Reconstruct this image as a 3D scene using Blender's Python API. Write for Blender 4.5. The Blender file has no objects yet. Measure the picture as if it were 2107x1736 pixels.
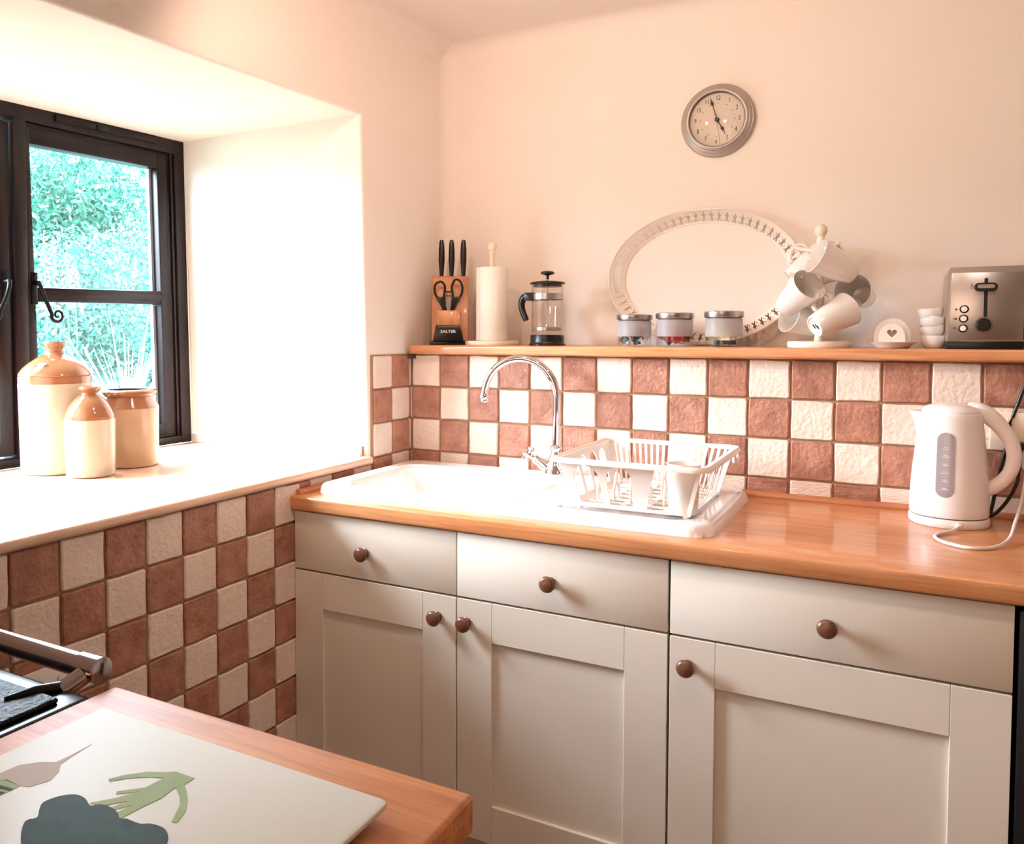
import bpy, bmesh, math, random
import numpy as np
from mathutils import Vector, Matrix, Euler

random.seed(7)
rng = np.random.default_rng(7)
SC = bpy.context.scene
COL = SC.collection
PI = math.pi

# ------------------------------------------------------------------ camera
cd = bpy.data.cameras.new('camera')
cam = bpy.data.objects.new('camera', cd)
COL.objects.link(cam)
SC.camera = cam
YAW, PITCH = 2.0849009, -0.0422626
cam.location = (1.35999, -2.23476, 1.31205)
fw = Vector((math.cos(PITCH) * math.cos(YAW), math.cos(PITCH) * math.sin(YAW), math.sin(PITCH)))
cam.rotation_euler = fw.to_track_quat('-Z', 'Y').to_euler()
cd.sensor_width = 36.0
cd.lens = 1707.6 / 2107 * 36.0
cd.shift_x = (2107 / 2 - 898.88) / 2107
cd.shift_y = (757.70 - 1736 / 2) / 2107
cd.clip_start = 0.02

# ------------------------------------------------------------------ world, lights, exposure
SC.view_settings.view_transform = 'Standard'
SC.view_settings.look = 'None'
SC.view_settings.gamma = 1.0
SC.view_settings.use_curve_mapping = False
SC.view_settings.exposure = 0.0
W = bpy.data.worlds.new('overcast_sky')
SC.world = W
W.use_nodes = True
bg = W.node_tree.nodes['Background']
bg.inputs[0].default_value = (0.72, 0.85, 1.0, 1)
bg.inputs[1].default_value = 64.0


def lamp(name, kind, loc, power, color, **k):
    ld = bpy.data.lights.new(name, kind)
    ld.energy = power
    ld.color = color
    for a, b in k.items():
        setattr(ld, a, b)
    o = bpy.data.objects.new(name, ld)
    o.location = loc
    COL.objects.link(o)
    return o


WARM = (1.0, 0.70, 0.55)
WARM2 = (1.0, 0.78, 0.66)
pt = lamp('window_daylight_portal', 'AREA', (-0.80, -0.82, 1.44), 1.0, (1, 1, 1), shape='RECTANGLE', size=1.0, size_y=1.2)
pt.rotation_euler = (0, -PI / 2, 0)
pt.data.cycles.is_portal = True
for sx_, sy_, tx_, tint in ((0.42, -1.06, 0.25, WARM), (0.85, -1.12, 0.80, WARM), (1.45, -1.15, 1.40, WARM2)):
    sl = lamp('ceiling_spot_light', 'SPOT', (sx_, sy_, 2.14), 12.5, tint, shadow_soft_size=0.03, spot_size=math.radians(140), spot_blend=0.6)
    sl.rotation_euler = (Vector((tx_, 0.0, 1.30)) - Vector((sx_, sy_, 2.14))).to_track_quat('-Z', 'Y').to_euler()
rm = lamp('rear_room_fill_light', 'AREA', (0.5, -3.95, 1.5), 17.0, (1.0, 0.70, 0.52), shape='RECTANGLE', size=1.6, size_y=1.2)  # added warm fill from behind the camera; no window is modelled there
rm.rotation_euler = Vector((0.0, 1.0, -0.05)).to_track_quat('-Z', 'Y').to_euler()

sn = lamp('hazy_sun', 'SUN', (-4, -3, 4), 14.0, (0.86, 0.93, 1.0), angle=math.radians(36))
sn.rotation_euler = Vector((0.78, 0.40, -0.41)).to_track_quat('-Z', 'Y').to_euler()

# ------------------------------------------------------------------ materials
def lin(c):
    return tuple((x / 12.92 if x <= 0.04045 else ((x + 0.055) / 1.055) ** 2.4) for x in c)


def mat(name, rgb, rough=0.5, metal=0.0, spec=0.5, coat=0.0, noise=None, bump=None, emit=None, objvar=0.0):
    """rgb in sRGB 0..1; noise = (scale, second rgb, stretch xyz); bump = (scale, strength, distance)"""
    m = bpy.data.materials.new(name)
    m.use_nodes = True
    nt = m.node_tree
    b = nt.nodes['Principled BSDF']
    c1 = lin(rgb)
    b.inputs['Base Color'].default_value = (*c1, 1)
    b.inputs['Roughness'].default_value = rough
    b.inputs['Metallic'].default_value = metal
    b.inputs['Specular IOR Level'].default_value = spec
    b.inputs['Coat Weight'].default_value = coat
    b.inputs['Coat Roughness'].default_value = 0.08
    tc = nt.nodes.new('ShaderNodeTexCoord')
    src = None
    if noise:
        mp = nt.nodes.new('ShaderNodeMapping')
        nt.links.new(tc.outputs['Object'], mp.inputs[0])
        mp.inputs['Scale'].default_value = noise[2]
        if objvar:
            oi = nt.nodes.new('ShaderNodeObjectInfo')
            mul = nt.nodes.new('ShaderNodeMath')
            mul.operation = 'MULTIPLY'
            mul.inputs[1].default_value = 37.0
            nt.links.new(oi.outputs['Random'], mul.inputs[0])
            cb = nt.nodes.new('ShaderNodeCombineXYZ')
            nt.links.new(mul.outputs[0], cb.inputs[0])
            nt.links.new(mul.outputs[0], cb.inputs[1])
            nt.links.new(cb.outputs[0], mp.inputs['Location'])
        n = nt.nodes.new('ShaderNodeTexNoise')
        n.inputs['Scale'].default_value = noise[0]
        n.inputs['Detail'].default_value = 6
        n.inputs['Roughness'].default_value = 0.62
        nt.links.new(mp.outputs[0], n.inputs['Vector'])
        r = nt.nodes.new('ShaderNodeValToRGB')
        r.color_ramp.elements[0].position = 0.34
        r.color_ramp.elements[1].position = 0.66
        r.color_ramp.elements[0].color = (*c1, 1)
        r.color_ramp.elements[1].color = (*lin(noise[1]), 1)
        nt.links.new(n.outputs['Fac'], r.inputs[0])
        src = r.outputs[0]
        if objvar:
            hs = nt.nodes.new('ShaderNodeHueSaturation')
            mr = nt.nodes.new('ShaderNodeMapRange')
            mr.inputs['To Min'].default_value = 1 - objvar
            mr.inputs['To Max'].default_value = 1 + objvar
            nt.links.new(oi.outputs['Random'], mr.inputs[0])
            nt.links.new(mr.outputs[0], hs.inputs['Value'])
            nt.links.new(src, hs.inputs['Color'])
            src = hs.outputs[0]
        nt.links.new(src, b.inputs['Base Color'])
    if bump:
        n2 = nt.nodes.new('ShaderNodeTexNoise')
        n2.inputs['Scale'].default_value = bump[0]
        n2.inputs['Detail'].default_value = 5
        if objvar and noise:
            nt.links.new(mp.outputs[0], n2.inputs['Vector'])
        else:
            nt.links.new(tc.outputs['Object'], n2.inputs['Vector'])
        bp = nt.nodes.new('ShaderNodeBump')
        bp.inputs['Strength'].default_value = bump[1]
        bp.inputs['Distance'].default_value = bump[2]
        nt.links.new(n2.outputs['Fac'], bp.inputs['Height'])
        nt.links.new(bp.outputs[0], b.inputs['Normal'])
    if emit:
        b.inputs['Emission Color'].default_value = (*lin(rgb), 1)
        b.inputs['Emission Strength'].default_value = emit
    return m


def wood(name, a, b_, axis='x', rough=0.32, coat=0.25):
    st = {'x': (1.2, 14, 14), 'y': (14, 1.2, 14), 'z': (14, 14, 1.2)}[axis]
    m = mat(name, a, rough=rough, coat=coat, noise=(3.0, b_, st), bump=(60, 0.05, 0.002))
    nt = m.node_tree
    # broad staves: faint tone change from strip to strip
    b = nt.nodes['Principled BSDF']
    src = b.inputs['Base Color'].links[0].from_socket
    tc = [n for n in nt.nodes if n.type == 'TEX_COORD'][0]
    mp = nt.nodes.new('ShaderNodeMapping')
    mp.inputs['Scale'].default_value = {'x': (2.2, 9, 9), 'y': (9, 2.2, 9), 'z': (9, 9, 2.2)}[axis]
    nt.links.new(tc.outputs['Object'], mp.inputs[0])
    n = nt.nodes.new('ShaderNodeTexNoise')
    n.inputs['Scale'].default_value = 0.9
    n.inputs['Detail'].default_value = 2
    nt.links.new(mp.outputs[0], n.inputs['Vector'])
    mr = nt.nodes.new('ShaderNodeMapRange')
    mr.inputs['From Min'].default_value = 0.35
    mr.inputs['From Max'].default_value = 0.65
    mr.inputs['To Min'].default_value = 0.88
    mr.inputs['To Max'].default_value = 1.06
    nt.links.new(n.outputs['Fac'], mr.inputs[0])
    hs = nt.nodes.new('ShaderNodeHueSaturation')
    nt.links.new(mr.outputs[0], hs.inputs['Value'])
    nt.links.new(src, hs.inputs['Color'])
    # thin dark pores along the grain
    mp2 = nt.nodes.new('ShaderNodeMapping')
    mp2.inputs['Scale'].default_value = {'x': (5, 110, 110), 'y': (110, 5, 110), 'z': (110, 110, 5)}[axis]
    nt.links.new(tc.outputs['Object'], mp2.inputs[0])
    n3 = nt.nodes.new('ShaderNodeTexNoise')
    n3.inputs['Scale'].default_value = 1.6
    n3.inputs['Detail'].default_value = 3
    nt.links.new(mp2.outputs[0], n3.inputs['Vector'])
    mr3 = nt.nodes.new('ShaderNodeMapRange')
    mr3.inputs['From Min'].default_value = 0.30
    mr3.inputs['From Max'].default_value = 0.52
    mr3.inputs['To Min'].default_value = 0.78
    mr3.inputs['To Max'].default_value = 1.0
    nt.links.new(n3.outputs['Fac'], mr3.inputs[0])
    hs2 = nt.nodes.new('ShaderNodeHueSaturation')
    nt.links.new(mr3.outputs[0], hs2.inputs['Value'])
    nt.links.new(hs.outputs[0], hs2.inputs['Color'])
    nt.links.new(hs2.outputs[0], b.inputs['Base Color'])
    return m


def glassy(name, tint=(1, 1, 1), clear=0.86, rough=0.03, frost=0.0):
    """thin glass: mostly straight-through with fresnel gloss; frost adds a diffuse milky share"""
    m = bpy.data.materials.new(name)
    m.use_nodes = True
    nt = m.node_tree
    nt.nodes.clear()
    out = nt.nodes.new('ShaderNodeOutputMaterial')
    tr = nt.nodes.new('ShaderNodeBsdfTransparent')
    tr.inputs[0].default_value = (*tint, 1)
    gl = nt.nodes.new('ShaderNodeBsdfGlossy')
    gl.inputs['Roughness'].default_value = rough
    lw = nt.nodes.new('ShaderNodeLayerWeight')      # facing is symmetric, so both faces of thin glass behave alike
    lw.inputs[0].default_value = 0.5
    pw = nt.nodes.new('ShaderNodeMath')
    pw.operation = 'POWER'
    pw.inputs[1].default_value = 4.5
    nt.links.new(lw.outputs['Facing'], pw.inputs[0])
    fr = nt.nodes.new('ShaderNodeMapRange')
    fr.inputs['To Min'].default_value = 0.035
    fr.inputs['To Max'].default_value = 0.95
    nt.links.new(pw.outputs[0], fr.inputs[0])
    mx = nt.nodes.new('ShaderNodeMixShader')
    nt.links.new(fr.outputs[0], mx.inputs[0])
    nt.links.new(tr.outputs[0], mx.inputs[1])
    nt.links.new(gl.outputs[0], mx.inputs[2])
    last = mx.outputs[0]
    if frost:
        df = nt.nodes.new('ShaderNodeBsdfDiffuse')
        df.inputs[0].default_value = (0.72, 0.70, 0.70, 1)
        tl = nt.nodes.new('ShaderNodeBsdfTranslucent')
        tl.inputs[0].default_value = (0.8, 0.78, 0.78, 1)
        m1 = nt.nodes.new('ShaderNodeMixShader')
        m1.inputs[0].default_value = 0.5
        nt.links.new(df.outputs[0], m1.inputs[1])
        nt.links.new(tl.outputs[0], m1.inputs[2])
        m2 = nt.nodes.new('ShaderNodeMixShader')
        m2.inputs[0].default_value = frost
        nt.links.new(last, m2.inputs[1])
        nt.links.new(m1.outputs[0], m2.inputs[2])
        last = m2.outputs[0]
    nt.links.new(last, out.inputs[0])
    return m


def leafmat(name, a, b_):
    m = mat(name, a, rough=0.5, spec=0.4, noise=(2.2, b_, (1, 1, 1)))
    nt = m.node_tree
    b = nt.nodes['Principled BSDF']
    out = [n for n in nt.nodes if n.type == 'OUTPUT_MATERIAL'][0]
    tl = nt.nodes.new('ShaderNodeBsdfTranslucent')
    nt.links.new(b.inputs['Base Color'].links[0].from_socket, tl.inputs[0])
    mx = nt.nodes.new('ShaderNodeMixShader')
    mx.inputs[0].default_value = 0.35
    nt.links.new(b.outputs[0], mx.inputs[1])
    nt.links.new(tl.outputs[0], mx.inputs[2])
    nt.links.new(mx.outputs[0], out.inputs[0])
    return m


M = dict(
    wall=mat('cream_wall_paint', (0.955, 0.912, 0.868), rough=0.75, spec=0.2, bump=(9, 0.10, 0.02)),
    ceiling=mat('ceiling_paint', (0.955, 0.912, 0.872), rough=0.8, spec=0.2, bump=(5, 0.10, 0.02)),
    grout=mat('brown_grout', (0.66, 0.52, 0.42), rough=0.9, spec=0.1, bump=(120, 0.4, 0.002)),
    tile_dark=mat('terracotta_tile', (0.60, 0.40, 0.32), rough=0.42, spec=0.45, objvar=0.07,
                  noise=(22, (0.74, 0.53, 0.44), (1, 1, 1)), bump=(95, 0.85, 0.0045)),
    tile_light=mat('cream_tile', (0.94, 0.87, 0.81), rough=0.40, spec=0.45, objvar=0.03,
                   noise=(14, (0.91, 0.82, 0.75), (1, 1, 1)), bump=(95, 0.75, 0.0045)),
    worktop=wood('beech_worktop', (0.86, 0.60, 0.40), (0.78, 0.50, 0.31), 'x', coat=0.35),
    worktop2=wood('oak_worktop', (0.88, 0.58, 0.34), (0.76, 0.45, 0.24), 'x', rough=0.5, coat=0.0),
    sill=wood('pale_sill_board', (0.95, 0.82, 0.71), (0.89, 0.72, 0.59), 'y', coat=0.5),
    shelf=wood('beech_shelf', (0.87, 0.62, 0.43), (0.79, 0.51, 0.33), 'x'),
    bead=wood('beech_bead', (0.80, 0.51, 0.33), (0.72, 0.43, 0.27), 'x'),
    block=wood('beech_block', (0.86, 0.60, 0.42), (0.79, 0.51, 0.34), 'z', coat=0.1),
    knob=wood('walnut_knob', (0.48, 0.30, 0.21), (0.36, 0.21, 0.14), 'x', rough=0.35),
    cabinet=mat('cream_cabinet', (0.90, 0.86, 0.80), rough=0.38, spec=0.4, bump=(160, 0.06, 0.001)),
    gap=mat('cabinet_carcass', (0.30, 0.24, 0.20), rough=0.8),
    frame=mat('dark_stained_frame', (0.075, 0.04, 0.045), rough=0.36, spec=0.22, noise=(6, (0.13, 0.075, 0.075), (8, 8, 1)), bump=(40, 0.15, 0.002)),
    iron=mat('black_iron', (0.05, 0.05, 0.06), rough=0.4, metal=0.6),
    sink=mat('white_ceramic', (0.96, 0.945, 0.93), rough=0.12, spec=0.5, coat=0.4),
    chrome=mat('chrome', (0.90, 0.90, 0.92), rough=0.06, metal=1.0),
    rail=mat('rail_chrome', (0.66, 0.62, 0.62), rough=0.16, metal=1.0),
    steel=mat('brushed_steel', (0.74, 0.72, 0.71), rough=0.28, metal=1.0, bump=(300, 0.05, 0.001)),
    plastic=mat('white_plastic', (0.95, 0.92, 0.905), rough=0.25, coat=0.2),
    rack=mat('white_rack_plastic', (0.96, 0.93, 0.90), rough=0.35),
    black=mat('black_plastic', (0.035, 0.033, 0.035), rough=0.3, spec=0.5),
    blackmat=mat('black_matt', (0.03, 0.03, 0.03), rough=0.6),
    china=mat('white_china', (0.93, 0.90, 0.87), rough=0.16, coat=0.5),
    paper=mat('kitchen_paper', (0.97, 0.94, 0.89), rough=0.9, spec=0.1, bump=(150, 0.5, 0.003)),
    cream=mat('cream_lacquer', (0.94, 0.88, 0.79), rough=0.3),
    tray=mat('cream_tray_enamel', (0.935, 0.885, 0.835), rough=0.45, coat=0.1),
    stone=mat('stoneware_cream', (0.82, 0.76, 0.67), rough=0.25, coat=0.5, noise=(9, (0.79, 0.71, 0.62), (1, 1, 1))),
    stone2=mat('stoneware_tan', (0.80, 0.66, 0.53), rough=0.25, coat=0.5, noise=(9, (0.76, 0.61, 0.48), (1, 1, 1))),
    glaze=mat('honey_glaze', (0.66, 0.43, 0.28), rough=0.12, coat=0.8, noise=(12, (0.58, 0.35, 0.22), (1, 1, 1))),
    jarin=mat('jar_inside', (0.30, 0.20, 0.14), rough=0.4),
    clockrim=mat('silver_clock_case', (0.72, 0.67, 0.64), rough=0.35, metal=0.55),
    dial=mat('clock_dial', (0.86, 0.80, 0.73), rough=0.6),
    ink=mat('black_ink', (0.05, 0.04, 0.04), rough=0.6),
    whiteink=mat('white_ink', (0.95, 0.95, 0.95), rough=0.6),
    glass=glassy('clear_glass'),
    pane=glassy('window_pane', rough=0.01),
    frosted=glassy('frosted_glass', frost=0.55, rough=0.3),
    clearplastic=glassy('clear_plastic', frost=0.12, rough=0.1),
    enamel=mat('black_enamel', (0.03, 0.04, 0.07), rough=0.34, spec=0.16, bump=(150, 0.9, 0.003)),
    enameledge=mat('black_enamel_smooth', (0.03, 0.04, 0.06), rough=0.25, spec=0.25),
    board=mat('frosted_glass_board', (0.91, 0.91, 0.86), rough=0.5, spec=0.25, bump=(700, 0.15, 0.0004)),
    boardedge=mat('glass_edge_green', (0.74, 0.83, 0.76), rough=0.1),
    pgreen=mat('print_dark_green', (0.12, 0.22, 0.17), spec=0.15, rough=0.6, noise=(60, (0.17, 0.27, 0.20), (1, 1, 1))),
    plgreen=mat('print_light_green', (0.62, 0.72, 0.50), spec=0.15, rough=0.6, noise=(30, (0.68, 0.76, 0.56), (1, 1, 1))),
    pcream=mat("print_garlic", (0.80, 0.75, 0.69), spec=0.15, rough=0.6),
    window_grey=mat('kettle_window', (0.62, 0.58, 0.58), rough=0.25, coat=0.5),
    darkdrawn=mat('dark_appliance', (0.02, 0.02, 0.022), rough=0.5),
    floor=mat('stone_floor', (0.60, 0.44, 0.34), rough=0.6, noise=(4, (0.52, 0.37, 0.28), (1, 1, 1))),
    tea_black=mat('black_sachet', (0.08, 0.08, 0.08), rough=0.3),
    tea_white=mat('white_sachet', (0.92, 0.88, 0.84), rough=0.5),
    tea_red=mat('red_sachet', (0.80, 0.16, 0.18), rough=0.4),
    tea_yellow=mat('yellow_sachet', (0.93, 0.88, 0.66), rough=0.5),
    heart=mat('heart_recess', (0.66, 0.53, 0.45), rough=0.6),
    leafa=leafmat('shrub_leaf', (0.08, 0.29, 0.25), (0.17, 0.38, 0.33)),
    leafb=leafmat('tree_leaf', (0.08, 0.30, 0.24), (0.18, 0.40, 0.33)),
    blade=leafmat('pale_blade', (0.46, 0.57, 0.55), (0.54, 0.63, 0.61)),
    flower=mat('pink_petal', (0.68, 0.50, 0.58), rough=0.6),
    bark=mat('bark', (0.20, 0.25, 0.23), rough=0.9),
    grass=mat('garden_bank', (0.10, 0.24, 0.20), rough=0.9, noise=(5, (0.16, 0.30, 0.26), (1, 1, 1))),
    spacer=mat('pane_spacer', (0.62, 0.68, 0.74), rough=0.4, metal=0.3),
    sealant=mat('white_sealant', (0.86, 0.84, 0.82), rough=0.6),
)


# ------------------------------------------------------------------ mesh helpers
def link(name, me, parent=None, loc=None):
    o = bpy.data.objects.new(name, me)
    COL.objects.link(o)
    if parent is not None:
        o.parent = parent
    if loc is not None:
        o.location = loc
    return o


def done(name, bm, m, parent=None, loc=None, smooth=False, angle=35):
    me = bpy.data.meshes.new(name)
    bmesh.ops.recalc_face_normals(bm, faces=bm.faces)
    bm.to_mesh(me)
    bm.free()
    me.materials.append(m)
    if smooth:
        for p in me.polygons:
            p.use_smooth = True
        me.set_sharp_from_angle(angle=math.radians(angle))
    return link(name, me, parent, loc)


def thing(name, label, cat, loc=(0, 0, 0), group=None, rotz=0):
    o = bpy.data.objects.new(name, None)
    COL.objects.link(o)
    o.location = loc
    o.rotation_euler = (0, 0, rotz)
    o.empty_display_size = 0.05
    o['label'] = label
    o['category'] = cat
    if group:
        o['group'] = group
    return o


def tag(o, label, cat, group=None, kind=None):
    o['label'] = label
    o['category'] = cat
    if group:
        o['group'] = group
    if kind:
        o['kind'] = kind
    return o


def struct(o, label=None):
    o['kind'] = 'structure'
    if label:
        o['label'] = label
    return o


def add_box(bm, x0, x1, y0, y1, z0, z1, bevel=0.0, seg=2):
    vs = [bm.verts.new((x, y, z)) for x in (x0, x1) for y in (y0, y1) for z in (z0, z1)]
    f = [(0, 1, 3, 2), (4, 6, 7, 5), (0, 4, 5, 1), (2, 3, 7, 6), (0, 2, 6, 4), (1, 5, 7, 3)]
    fs = [bm.faces.new([vs[i] for i in q]) for q in f]
    if bevel:
        es = set(e for fc in fs for e in fc.edges)
        bmesh.ops.bevel(bm, geom=list(es), offset=bevel, segments=seg, affect='EDGES', profile=0.5)


def box(name, x0, x1, y0, y1, z0, z1, m, parent=None, bevel=0.0, seg=2, loc=None):
    bm = bmesh.new()
    add_box(bm, x0, x1, y0, y1, z0, z1, bevel, seg)
    return done(name, bm, m, parent, loc, smooth=bevel > 0)


def hexa(bm, pts):
    """8 points ordered x0(y0z0,y0z1,y1z0,y1z1), x1(...)"""
    vs = [bm.verts.new(p) for p in pts]
    for q in [(0, 1, 3, 2), (4, 6, 7, 5), (0, 4, 5, 1), (2, 3, 7, 6), (0, 2, 6, 4), (1, 5, 7, 3)]:
        bm.faces.new([vs[i] for i in q])


def add_lathe(bm, prof, seg=32, deform=None, ox=0, oy=0, cap=True):
    """prof: list of (r, z). r=0 ends close"""
    rings = []
    for r, z in prof:
        if r <= 1e-6:
            rings.append([bm.verts.new((ox, oy, z))])
            continue
        ring = []
        for i in range(seg):
            a = 2 * PI * i / seg
            rr = r if deform is None else deform(r, a, z)
            ring.append(bm.verts.new((ox + rr * math.cos(a), oy + rr * math.sin(a), z)))
        rings.append(ring)
    for a, b in zip(rings, rings[1:]):
        if len(a) == 1 and len(b) == 1:
            continue
        for i in range(seg):
            j = (i + 1) % seg
            if len(a) == 1:
                bm.faces.new((a[0], b[i], b[j]))
            elif len(b) == 1:
                bm.faces.new((a[i], a[j], b[0]))
            else:
                bm.faces.new((a[i], a[j], b[j], b[i]))
    if cap:
        if len(rings[0]) > 1:
            bm.faces.new(rings[0][::-1])
        if len(rings[-1]) > 1:
            bm.faces.new(rings[-1])


def lathe(name, prof, m, parent=None, loc=None, seg=32, deform=None, cap=True, rot=None, angle=40):
    bm = bmesh.new()
    add_lathe(bm, prof, seg, deform, cap=cap)
    o = done(name, bm, m, parent, loc, smooth=True, angle=angle)
    if rot:
        o.rotation_euler = rot
    return o


def catmull(pts, n=8, closed=False):
    P = [Vector(p) for p in pts]
    out = []
    N = len(P)
    rngi = range(N if closed else N - 1)
    for i in rngi:
        if closed:
            p0, p1, p2, p3 = P[(i - 1) % N], P[i], P[(i + 1) % N], P[(i + 2) % N]
        else:
            p0, p1, p2, p3 = P[max(i - 1, 0)], P[i], P[i + 1], P[min(i + 2, N - 1)]
        for k in range(n):
            t = k / n
            out.append(0.5 * ((2 * p1) + (p2 - p0) * t + (2 * p0 - 5 * p1 + 4 * p2 - p3) * t * t + (3 * p1 - p0 - 3 * p2 + p3) * t ** 3))
    if not closed:
        out.append(P[-1])
    return out


def add_tube(bm, pts, rad, seg=12, flat=1.0, up=None, closed=False):
    """swept tube; rad number or list; flat scales the binormal radius"""
    P = [Vector(p) for p in pts]
    n = len(P)
    rads = rad if isinstance(rad, (list, tuple)) else [rad] * n
    if len(rads) != n:
        rads = list(np.interp(np.linspace(0, 1, n), np.linspace(0, 1, len(rads)), rads))
    prev = None
    rings = []
    for i in range(n):
        if closed:
            t = (P[(i + 1) % n] - P[i - 1]).normalized()
        else:
            t = (P[min(i + 1, n - 1)] - P[max(i - 1, 0)]).normalized()
        if prev is None:
            u = Vector(up) if up else (Vector((0, 0, 1)) if abs(t.z) < 0.9 else Vector((1, 0, 0)))
        else:
            u = prev
        u = (u - t * u.dot(t)).normalized()
        prev = u
        v = t.cross(u)
        rings.append([bm.verts.new(P[i] + (u * math.cos(2 * PI * k / seg) + v * flat * math.sin(2 * PI * k / seg)) * rads[i]) for k in range(seg)])
    pairs = list(zip(rings, rings[1:]))
    if closed:
        pairs.append((rings[-1], rings[0]))
    for a, b in pairs:
        for k in range(seg):
            j = (k + 1) % seg
            bm.faces.new((a[k], a[j], b[j], b[k]))
    if not closed:
        bm.faces.new(rings[0][::-1])
        bm.faces.new(rings[-1])


def tube(name, pts, rad, m, parent=None, seg=12, flat=1.0, up=None, closed=False, loc=None):
    bm = bmesh.new()
    add_tube(bm, pts, rad, seg, flat, up, closed)
    return done(name, bm, m, parent, loc, smooth=True, angle=50)


def add_prism(bm, poly, h0, h1, plane='xy'):
    """extrude 2-D polygon between h0 and h1 along the axis missing from plane"""
    def P(a, b, h):
        return {'xy': (a, b, h), 'xz': (a, h, b), 'yz': (h, a, b)}[plane]
    lo = [bm.verts.new(P(a, b, h0)) for a, b in poly]
    hi = [bm.verts.new(P(a, b, h1)) for a, b in poly]
    bm.faces.new(lo[::-1])
    bm.faces.new(hi)
    n = len(poly)
    for i in range(n):
        j = (i + 1) % n
        bm.faces.new((lo[i], lo[j], hi[j], hi[i]))


def prism(name, poly, h0, h1, m, parent=None, plane='xy', bevel=0.0, loc=None):
    bm = bmesh.new()
    add_prism(bm, poly, h0, h1, plane)
    if bevel:
        bmesh.ops.bevel(bm, geom=list(bm.edges), offset=bevel, segments=2, affect='EDGES', profile=0.5)
    return done(name, bm, m, parent, loc, smooth=bevel > 0)


def plate_mesh(outer, holes, thick, bevel=0.0):
    """flat plate with holes in local xy, thickness along z (centred); returns mesh"""
    cu = bpy.data.curves.new('plate_curve', 'CURVE')
    cu.dimensions = '2D'
    cu.fill_mode = 'BOTH'
    cu.extrude = thick / 2
    cu.bevel_depth = bevel
    cu.bevel_resolution = 1
    for poly in [outer] + list(holes):
        sp = cu.splines.new('POLY')
        sp.points.add(len(poly) - 1)
        for p, (x, y) in zip(sp.points, poly):
            p.co = (x, y, 0, 1)
        sp.use_cyclic_u = True
    ob = bpy.data.objects.new('plate_tmp', cu)
    COL.objects.link(ob)
    dg = bpy.context.evaluated_depsgraph_get()
    dg.update()
    me = bpy.data.meshes.new_from_object(ob.evaluated_get(dg))
    bpy.data.objects.remove(ob)
    return me


def plate(name, outer, holes, thick, m, parent=None, mw=None, bevel=0.0, warp=None):
    me = plate_mesh(outer, holes, thick, bevel)
    if mw is not None:
        me.transform(mw)
    if warp:
        for v in me.vertices:
            v.co = warp(v.co)
    me.materials.clear()
    me.materials.append(m)
    return link(name, me, parent)


XZ = Matrix(((1, 0, 0, 0), (0, 0, -1, 0), (0, 1, 0, 0), (0, 0, 0, 1)))      # xy -> xz facing -y
YZ = Matrix(((0, 0, 1, 0), (1, 0, 0, 0), (0, 1, 0, 0), (0, 0, 0, 1)))       # xy -> yz facing +x


def text_mesh(s, size, depth=0.0004, bold=False, align='CENTER'):
    cu = bpy.data.curves.new('text_curve', 'FONT')
    cu.body = s
    cu.size = size
    cu.align_x = align
    cu.align_y = 'CENTER'
    cu.extrude = depth
    if bold:
        cu.offset = size * 0.02
    cu.resolution_u = 3
    ob = bpy.data.objects.new('text_tmp', cu)
    COL.objects.link(ob)
    dg = bpy.context.evaluated_depsgraph_get()
    dg.update()
    me = bpy.data.meshes.new_from_object(ob.evaluated_get(dg))
    bpy.data.objects.remove(ob)
    return me


def lettering(name, s, size, m, parent, mw, bold=False, sx=1.0, depth=0.0004):
    me = text_mesh(s, size, depth, bold)
    me.transform(Matrix.Diagonal((sx, 1, 1, 1)))
    me.transform(mw)
    me.materials.clear()
    me.materials.append(m)
    return link(name, me, parent)


def rrect(x0, x1, y0, y1, r, n=5):
    pts = []
    for cx, cy, a0 in ((x1 - r, y1 - r, 0), (x0 + r, y1 - r, PI / 2), (x0 + r, y0 + r, PI), (x1 - r, y0 + r, 3 * PI / 2)):
        for i in range(n + 1):
            a = a0 + i * PI / 2 / n
            pts.append((cx + r * math.cos(a), cy + r * math.sin(a)))
    return pts


def circ(cx, cy, r, n=16):
    return [(cx + r * math.cos(2 * PI * i / n), cy + r * math.sin(2 * PI * i / n)) for i in range(n)]


def copy_tree(o, parent=None):
    c = o.copy()
    COL.objects.link(c)
    if parent is not None:
        c.parent = parent
    for ch in list(o.children):
        copy_tree(ch, c)
    return c


# ================================================================== ROOM SHELL
CEIL = 2.26
YB = 0.235
XR, YF = 3.1, -4.1
WX = -0.78          # outer face of the window wall

# floor
struct(box('floor', -0.9, XR + 0.1, YF - 0.1, 0.4, -0.06, 0.0, M['floor']))


def fillet(bm, p, a, b, h0, h1, axis, r=0.06, n=6):
    """concave cove of radius r in the corner at p (2-D), filling towards directions a and b, swept along axis h0..h1"""
    c = (p[0] + a * r, p[1] + b * r)
    arc = [(c[0] - a * r * math.sin(t), c[1] - b * r * math.cos(t)) for t in [i * PI / 2 / n for i in range(n + 1)]]
    poly = arc + [(p[0] - a * 0.004, p[1] - b * 0.004)]
    add_prism(bm, poly, h0, h1, axis)


bm = bmesh.new()
add_box(bm, -0.9, XR + 0.1, YF - 0.1, 0.4, CEIL, CEIL + 0.06)
fillet(bm, (0.0, CEIL), 1, -1, YF, YB, 'xz', r=0.05)
fillet(bm, (YB, CEIL), -1, -1, 0.0, XR, 'yz', r=0.05)
struct(done('ceiling', bm, M['ceiling'], smooth=True, angle=40))

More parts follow.
